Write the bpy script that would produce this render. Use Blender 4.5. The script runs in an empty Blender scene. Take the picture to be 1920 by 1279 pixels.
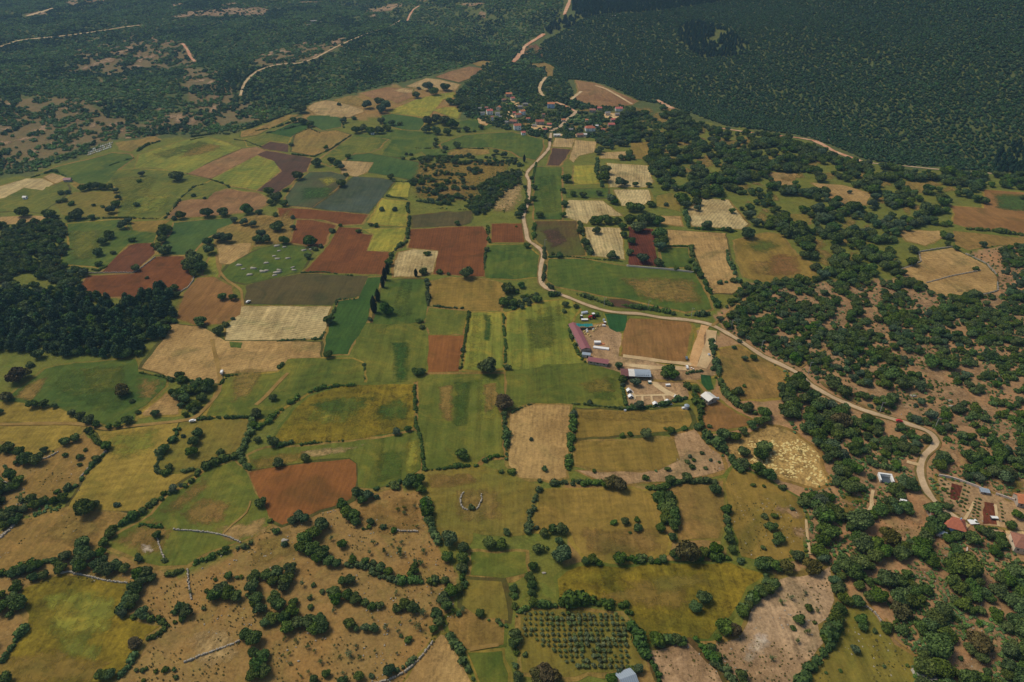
import bpy, math, random
import numpy as np
from mathutils.geometry import delaunay_2d_cdt
from mathutils import Vector
random.seed(7); RNG = np.random.default_rng(11)
S = bpy.context.scene
COL = S.collection
# ---------------------------------------------------------------- camera model
ALT = 300.0; PITCH = math.radians(32.0); FPX = 1297.0
SP, CP = math.sin(PITCH), math.cos(PITCH)

def H(x, y):
    """height of the land in metres (numpy or float)"""
    x = np.asarray(x, float); y = np.asarray(y, float)
    z = 1.5*np.sin(x/90.0+.4)*np.cos(y/110.0)
    D = (x-675)*.77+(y-888)*.638-6
    Dp = np.maximum(D, 0)
    z = z+310*(1-np.exp(-Dp/820.0))*np.minimum(1, Dp/90.0)**.5
    z = z+np.minimum(1, Dp/260.0)*(9*np.sin(x/97+1.3)*np.cos(y/83)+6*np.sin((x+y)/61))
    L = -x*.32+(y-1130)*.947+60
    L2 = np.maximum(L-60, 0)*(D < 0)
    z = z+.045*np.maximum(L2-40, 0)+np.minimum(1, L2/400.0)*(8*np.sin(x/160+.7)*np.cos(y/190)+4*np.sin(x/71-y/93))
    return z

def PM(pts):
    """photo pixels (1920 wide) -> points on the land"""
    p = np.asarray(pts, float).reshape(-1, 2)
    u = (p[:, 0]-960)/FPX; v = (639.5-p[:, 1])/FPX
    dx = u; dy = CP+SP*v; dz = -SP+CP*v
    n = len(p); t = np.full(n, 120.0); lo = t.copy(); hi = np.full(n, np.nan)
    step = 1.03
    for _ in range(134):
        nt = t*step
        z = ALT+dz*nt; h = H(dx*nt, dy*nt)
        hit = (z < h) & np.isnan(hi)
        hi[hit] = nt[hit]; lo[hit] = t[hit]
        t = np.where(np.isnan(hi), nt, t)
    hi = np.where(np.isnan(hi), 6000, hi)
    for _ in range(15):
        m = (lo+hi)/2; below = (ALT+dz*m) < H(dx*m, dy*m)
        hi = np.where(below, m, hi); lo = np.where(below, lo, m)
    X, Y = dx*hi, dy*hi
    return np.stack([X, Y, H(X, Y)+.22], 1), hi
def P(px, py):
    a, d = PM([(px, py)]); return a[0], d[0]
def proj(X, Y, Z):
    X = np.asarray(X, float); rz = np.asarray(Z, float)-ALT
    d = Y*CP-rz*SP
    d = np.where(d > 1, d, 1)
    up = Y*SP+rz*CP
    px = 960+FPX*X/d; py = 639.5-FPX*up/d
    bad = (Y*CP-rz*SP) <= 1
    return np.where(bad, -9999, px), np.where(bad, -9999, py), d
def inpoly(px, py, poly):
    poly = np.asarray(poly, float)
    r = np.zeros(px.shape, bool); n = len(poly); j = n-1
    bb = (px >= poly[:, 0].min()) & (px <= poly[:, 0].max()) & (py >= poly[:, 1].min()) & (py <= poly[:, 1].max())
    if not bb.any(): return r
    qx = px[bb]; qy = py[bb]; rr = np.zeros(qx.shape, bool)
    for i in range(n):
        xi, yi = poly[i]; xj, yj = poly[j]
        if yi != yj:
            c = ((yi > qy) != (yj > qy)) & (qx < (xj-xi)*(qy-yi)/(yj-yi)+xi)
            rr ^= c
        j = i
    r[bb] = rr
    return r
def nums(s): return [float(a) for a in s.replace(',', ' ').split()]
def pairs(s):
    a = nums(s); return [(a[i], a[i+1]) for i in range(0, len(a)-1, 2)]
# value noise
_tab = np.random.default_rng(3).random((256, 256))
def vnoise(x, y):
    xi = np.floor(x).astype(int); yi = np.floor(y).astype(int)
    fx = x-xi; fy = y-yi; fx = fx*fx*(3-2*fx); fy = fy*fy*(3-2*fy)
    g = lambda a, b: _tab[a % 256, b % 256]
    return (g(xi, yi)*(1-fx)+g(xi+1, yi)*fx)*(1-fy)+(g(xi, yi+1)*(1-fx)+g(xi+1, yi+1)*fx)*fy
def fbm(x, y): return .55*vnoise(x, y)+.28*vnoise(x*2.1+9, y*2.1+4)+.17*vnoise(x*4.3+1, y*4.3+7)
# ---------------------------------------------------------------- materials
def s2l(c): return tuple(((v/255)/12.92 if v/255 < .04045 else ((v/255+.055)/1.055)**2.4) for v in c)
K = 1.0            # photo tone -> base colour
WARM = (1.04, 1.02, .70)
def alb(c, k=1.0):
    sat = 1-min(c)/max(max(c), 1); b = WARM[2] if sat > .2 else .9
    return tuple(min(.85, v*K*k*q) for v, q in zip(s2l(c), (WARM[0], 1, b)))+(1.0,)
class N:
    def __init__(s, name, rough=.95, spec=.08):
        s.m = bpy.data.materials.new(name); s.m.use_nodes = True
        s.t = s.m.node_tree; s.b = s.t.nodes['Principled BSDF']
        s.b.inputs['Roughness'].default_value = rough
        s.b.inputs['Specular IOR Level'].default_value = spec
    def n(s, typ, **kw):
        o = s.t.nodes.new(typ)
        for k, v in kw.items(): setattr(o, k, v)
        return o
    def l(s, a, b): s.t.links.new(a, b)
    def pos(s):
        if not hasattr(s, '_p'): s._p = s.n('ShaderNodeNewGeometry').outputs['Position']
        return s._p
    def noise(s, scale, detail=3, rough=.6, dist=0, vec=None):
        o = s.n('ShaderNodeTexNoise'); o.inputs['Scale'].default_value = scale
        o.inputs['Detail'].default_value = detail; o.inputs['Roughness'].default_value = rough
        o.inputs['Distortion'].default_value = dist
        s.l(vec or s.pos(), o.inputs['Vector']); return o.outputs['Fac']
    def ramp(s, fac, a, b, lo=0., hi=1.):
        o = s.n('ShaderNodeMapRange'); o.inputs['From Min'].default_value = a; o.inputs['From Max'].default_value = b
        o.inputs['To Min'].default_value = lo; o.inputs['To Max'].default_value = hi
        s.l(fac, o.inputs['Value']); return o.outputs['Result']
    def mix(s, fac, a, b, bt='MIX'):
        o = s.n('ShaderNodeMix', data_type='RGBA', blend_type=bt)
        for sock, v in ((o.inputs[0], fac), (o.inputs[6], a), (o.inputs[7], b)):
            if hasattr(v, 'links'): s.l(v, sock)
            else: sock.default_value = v
        return o.outputs[2]
    def math(s, op, a, b=None):
        o = s.n('ShaderNodeMath', operation=op)
        for i, v in enumerate((a, b)):
            if v is None: continue
            if hasattr(v, 'links'): s.l(v, o.inputs[i])
            else: o.inputs[i].default_value = v
        return o.outputs[0]
    def bump(s, fac, dist):
        o = s.n('ShaderNodeBump'); o.inputs['Distance'].default_value = dist; o.inputs['Strength'].default_value = 1
        s.l(fac, o.inputs['Height']); s.l(o.outputs[0], s.b.inputs['Normal'])
    def out(s, c): s.l(c, s.b.inputs['Base Color']); return s.m
_flat = {}
def flat(name, rgb, rough=.7, var=.12, spec=.2, metal=0):
    if name in _flat: return _flat[name]
    a = N(name, rough, spec); a.b.inputs['Metallic'].default_value = metal
    c = alb(rgb)
    f = a.ramp(a.noise(1.7, 4), .3, .7, 1-var, 1+var)
    v = a.n('ShaderNodeCombineXYZ')
    for i in range(3): a.l(f, v.inputs[i])
    _flat[name] = a.out(a.mix(1.0, c, v.outputs[0], 'MULTIPLY')); return _flat[name]

# colour pairs in photo tones; stripe period (m), stripe strength, speckle strength, wobble
FT = {
 'RD': ((114, 71, 42), (101, 61, 36), 2.6, .07, .10, .4),
 'RP': ((106, 66, 46), (95, 59, 40), 2.6, .06, .10, .4),
 'RK': ((98, 54, 42), (84, 46, 37), 2.4, .2, .14, .4),
 'BR': ((88, 64, 54), (78, 62, 52), 3.0, .06, .10, .4),
 'OR': ((132, 86, 50), (120, 77, 44), 3.0, .05, .08, .4),
 'RO': ((136, 100, 64), (122, 88, 54), 3.0, .07, .10, .4),
 'PK': ((166, 138, 118), (140, 112, 90), 9, .04, .24, 2),
 'PB': ((140, 108, 78), (126, 92, 66), 3.4, .09, .16, .7),
 'TN': ((166, 140, 106), (150, 124, 88), 3.0, .10, .22, .9),
 'TS': ((178, 158, 124), (154, 132, 98), 3.6, .17, .2, 2.0),
 'TO': ((164, 134, 94), (144, 114, 76), 3.2, .08, .20, 1.2),
 'YL': ((144, 122, 60), (124, 106, 50), 6.5, .09, .16, .8),
 'YO': ((136, 112, 60), (118, 98, 48), 5, .06, .14, .8),
 'YB': ((124, 106, 38), (96, 88, 32), 12, .10, .30, 2.5),
 'YG': ((126, 124, 56), (104, 112, 50), 8, .12, .14, .5),
 'LG': ((142, 136, 60), (120, 120, 52), 7, .10, .14, .7),
 'GR': ((86, 98, 43), (66, 86, 39), 8, .07, .13, .6),
 'GO': ((104, 106, 48), (82, 92, 40), 9, .08, .14, .6),
 'GB': ((60, 86, 40), (52, 78, 37), 4, .06, .12, .5),
 'GE': ((44, 80, 46), (38, 70, 42), 3, .08, .14, .5),
 'DG': ((60, 84, 46), (76, 94, 48), 7, .06, .12, .6),
 'BG': ((72, 82, 68), (66, 74, 58), 4, .06, .08, .5),
 'BM': ((72, 84, 60), (84, 72, 54), 4, .06, .12, .5),
 'BK': ((86, 76, 50), (76, 72, 48), 3, .07, .09, .4),
 'DK': ((76, 84, 42), (88, 70, 44), 4, .06, .12, .5),
 'OL': ((108, 102, 48), (122, 106, 54), 8, .08, .16, .8),
 'OT': ((124, 106, 60), (140, 112, 66), 6, .10, .20, .9),
 'DY': ((138, 108, 66), (118, 98, 54), 11, .05, .20, 2),
 'SO': ((160, 130, 106), (142, 112, 86), 9, .05, .24, 2),
 'RS': ((118, 86, 64), (126, 96, 70), 9, .05, .20, 2),
 'PV': ((208, 176, 142), (190, 150, 112), 5, .06, .16, 1.5),
 'WS': ((206, 192, 180), (180, 160, 142), 5, .03, .2, 1.5),
 'BE': ((164, 134, 90), (138, 112, 72), 2.2, .08, .32, 3),
}
_fm = {}
def fmat(typ, ang, soft=False):
    key = (typ, int(ang), soft)
    if key in _fm: return _fm[key]
    A, B, per, st, sp, wob = FT[typ]
    a = N(f'{typ.lower()}_field_ground')
    ca, cb = alb(A), alb(B)
    big = a.ramp(a.noise(.016, 3, .55, .6), .36, .64)
    c = a.mix(big, ca, cb)
    # drier and greener patches
    tint = a.ramp(a.noise(.04, 5, .7, 1.2), .48, .70)
    dry = alb(tuple(min(255, v*f) for v, f in zip(A, (1.2, 1.08, 1.04) if A[1] > A[0]*.9 else (1.1, 1.08, 1.07)))); 
    c = a.mix(a.math('MULTIPLY', tint, .8), c, dry)
    wet = a.ramp(a.noise(.03, 4, .6, .8), .3, .46, 1, 0)
    c = a.mix(a.math('MULTIPLY', wet, .6), c, alb(tuple(v*f for v, f in zip(B, (.76, .88, .84)))))
    mp = a.n('ShaderNodeMapping'); mp.inputs['Rotation'].default_value = (0, 0, math.radians(ang))
    a.l(a.pos(), mp.inputs['Vector'])
    wv = a.n('ShaderNodeTexWave'); wv.inputs['Scale'].default_value = .314/per
    wv.inputs['Distortion'].default_value = wob*2; wv.inputs['Detail'].default_value = 3
    wv.inputs['Detail Scale'].default_value = .8; wv.inputs['Detail Roughness'].default_value = .6
    a.l(mp.outputs[0], wv.inputs['Vector'])
    mp2 = a.n('ShaderNodeMapping'); mp2.inputs['Rotation'].default_value = (0, 0, math.radians(ang)); mp2.inputs['Scale'].default_value = (.16, .008, 1)
    a.l(a.pos(), mp2.inputs['Vector'])
    strk = a.noise(1.0, 4, .7, .2, vec=mp2.outputs[0])        # long uneven tractor passes
    gate = a.ramp(a.noise(.05, 2), .35, .6, .35, 1)
    w = a.math('MULTIPLY', a.math('SUBTRACT', wv.outputs['Fac'], .5), a.math('MULTIPLY', gate, st*2.0))
    f = a.math('ADD', 1.0, w)
    f = a.math('ADD', f, a.ramp(strk, .3, .7, -.24, .24) if st > .09 else a.ramp(strk, .3, .7, -.13, .13))
    mp3 = a.n('ShaderNodeMapping'); mp3.inputs['Rotation'].default_value = (0, 0, math.radians(ang+3)); mp3.inputs['Scale'].default_value = (.55, .022, 1); a.l(a.pos(), mp3.inputs['Vector'])
    f = a.math('ADD', f, a.ramp(a.noise(1.0, 3, .7, .3, vec=mp3.outputs[0]), .3, .7, -.13, .13))
    f = a.math('ADD', f, a.ramp(a.noise(.7, 4, .8), .3, .7, -sp*1.5, sp*1.5))
    f = a.math('ADD', f, a.ramp(a.noise(.15, 5, .7, .8), .3, .7, -sp*1.2, sp*1.2))
    v = a.n('ShaderNodeCombineXYZ')
    for i in range(3): a.l(f, v.inputs[i])
    c = a.mix(1.0, c, v.outputs[0], 'MULTIPLY')
    a.bump(a.noise(.7, 4, .7), .25)
    if soft:
        at = a.n('ShaderNodeAttribute'); at.attribute_name = 'edge'
        al = a.math('ADD', at.outputs['Fac'], a.ramp(a.noise(.22, 4, .7, .6), .25, .75, -.55, .55))
        a.l(a.ramp(al, .2, 1.0, 0, .85), a.b.inputs['Alpha'])
    _fm[key] = a.out(c); return _fm[key]

def leafmat(name, dark, light, island=.5):
    kk = 1.25 if name == 'maquis_leaves' else 1.12 if name == 'pine_needles' else 1.18; dark = tuple(v*kk for v in dark); light = tuple(v*kk for v in light)
    a = N(name, .75, .05)
    geo = a.n('ShaderNodeNewGeometry'); oi = a.n('ShaderNodeObjectInfo')
    c = a.mix(geo.outputs['Random Per Island'], alb(dark), alb(light))
    hs = a.n('ShaderNodeHueSaturation')
    a.l(a.ramp(oi.outputs['Random'], 0, 1, .46, .51), hs.inputs['Hue'])
    r2 = a.math('FRACT', a.math('MULTIPLY', oi.outputs['Random'], 37.7))
    a.l(a.ramp(r2, 0, 1, .78, 1.24), hs.inputs['Value'])
    r3 = a.math('FRACT', a.math('MULTIPLY', oi.outputs['Random'], 91.3))
    a.l(a.ramp(r3, 0, 1, .84, 1.1), hs.inputs['Saturation'])
    a.l(c, hs.inputs['Color'])
    return a.out(hs.outputs[0])
M_OAK = leafmat('oak_leaves', (44, 60, 34), (80, 100, 52))
M_BUSH = leafmat('shrub_leaves', (48, 66, 38), (86, 106, 56))
M_MAQ = leafmat('maquis_leaves', (54, 78, 50), (94, 120, 74))
M_MAQ_SHADE = leafmat('cloud_shaded_maquis_leaves', (37, 56, 42), (62, 87, 56))  # scrub leaves made darker and bluer: cloud shade painted into the colour
M_PIND = leafmat('conifer_needles', (26, 44, 39), (43, 66, 53))
M_PINE = leafmat('pine_needles', (36, 58, 42), (66, 92, 62))
M_CYP = leafmat('cypress_leaves', (22, 34, 26), (40, 54, 36))
M_OLV = leafmat('olive_leaves', (64, 78, 54), (106, 118, 82))
M_RED = leafmat('bronze_leaves', (58, 58, 36), (88, 84, 52))
M_BLU = leafmat('grey_green_leaves', (46, 62, 48), (80, 98, 74))
M_LIM = leafmat('fresh_green_leaves', (44, 68, 34), (74, 98, 46))
M_HED = leafmat('hedge_leaves', (42, 60, 36), (76, 98, 52))
M_TUF = leafmat('tuft_leaves', (62, 72, 40), (104, 100, 58))
M_BARK = flat('bark', (92, 78, 62), .9)
M_STONE = flat('limestone', (158, 150, 136), .9, .25)
# ---------------------------------------------------------------- object helpers
def link(o, parent=None):
    COL.objects.link(o)
    if parent is not None: o.parent = parent
    return o
def mesh(name, V, F, mats, midx=None, parent=None, smooth=False):
    me = bpy.data.meshes.new(name)
    if isinstance(F, np.ndarray):
        V = np.asarray(V, np.float32); nf, k = F.shape
        me.vertices.add(len(V)); me.vertices.foreach_set('co', V.ravel())
        me.loops.add(nf*k); me.loops.foreach_set('vertex_index', F.ravel().astype(np.int32))
        me.polygons.add(nf); me.polygons.foreach_set('loop_start', np.arange(0, nf*k, k, dtype=np.int32))
        me.update(calc_edges=True)
    else:
        me.from_pydata([tuple(v) for v in V], [], [tuple(f) for f in F]); me.update()
    for m in (mats if isinstance(mats, (list, tuple)) else [mats]): me.materials.append(m)
    if midx is not None: me.polygons.foreach_set('material_index', np.asarray(midx, np.int32))
    if smooth: me.polygons.foreach_set('use_smooth', np.ones(len(me.polygons), bool))
    o = bpy.data.objects.new(name, me); return link(o, parent)
def tag(o, label=None, cat=None, group=None, kind=None):
    if label:
        assert 4 <= len(label.split()) <= 16, label
        o['label'] = label
    if cat: o['category'] = cat
    if group: o['group'] = group
    if kind: o['kind'] = kind
    return o
def empty(name, loc, rz=0, sc=1):
    o = bpy.data.objects.new(name, None); o.empty_display_size = .5
    o.location = loc; o.rotation_euler = (0, 0, rz); o.scale = (sc,)*3 if not hasattr(sc, '__len__') else sc
    return link(o)
class MB:
    """collects simple solids into one mesh"""
    def __init__(s): s.V = []; s.F = []
    def add(s, V, F):
        n = len(s.V); s.V += [tuple(v) for v in V]; s.F += [tuple(i+n for i in f) for f in F]; return s
    def box(s, c, d, rz=0, taper=1.0):
        x, y, z = d[0]/2, d[1]/2, d[2]/2; co, si = math.cos(rz), math.sin(rz); V = []
        for k, t in ((-z, 1), (z, taper)):
            for (a, b) in ((-x, -y), (x, -y), (x, y), (-x, y)):
                a *= t; b *= t
                V.append((c[0]+a*co-b*si, c[1]+a*si+b*co, c[2]+k))
        return s.add(V, [(3, 2, 1, 0), (4, 5, 6, 7), (0, 1, 5, 4), (1, 2, 6, 5), (2, 3, 7, 6), (3, 0, 4, 7)])
    def cyl(s, p, q, r0, r1=None, n=8):
        r1 = r0 if r1 is None else r1
        p = Vector(p); q = Vector(q); d = (q-p).normalized()
        u = d.orthogonal().normalized(); v = d.cross(u)
        V = []
        for c, r in ((p, r0), (q, r1)):
            for i in range(n):
                a = 2*math.pi*i/n; V.append(c+u*math.cos(a)*r+v*math.sin(a)*r)
        F = [(i, (i+1) % n, n+(i+1) % n, n+i) for i in range(n)]+[tuple(range(n))[::-1], tuple(range(n, 2*n))]
        return s.add(V, F)
    def build(s, name, mat, parent=None): return mesh(name, s.V, s.F, mat, parent=parent)
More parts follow.
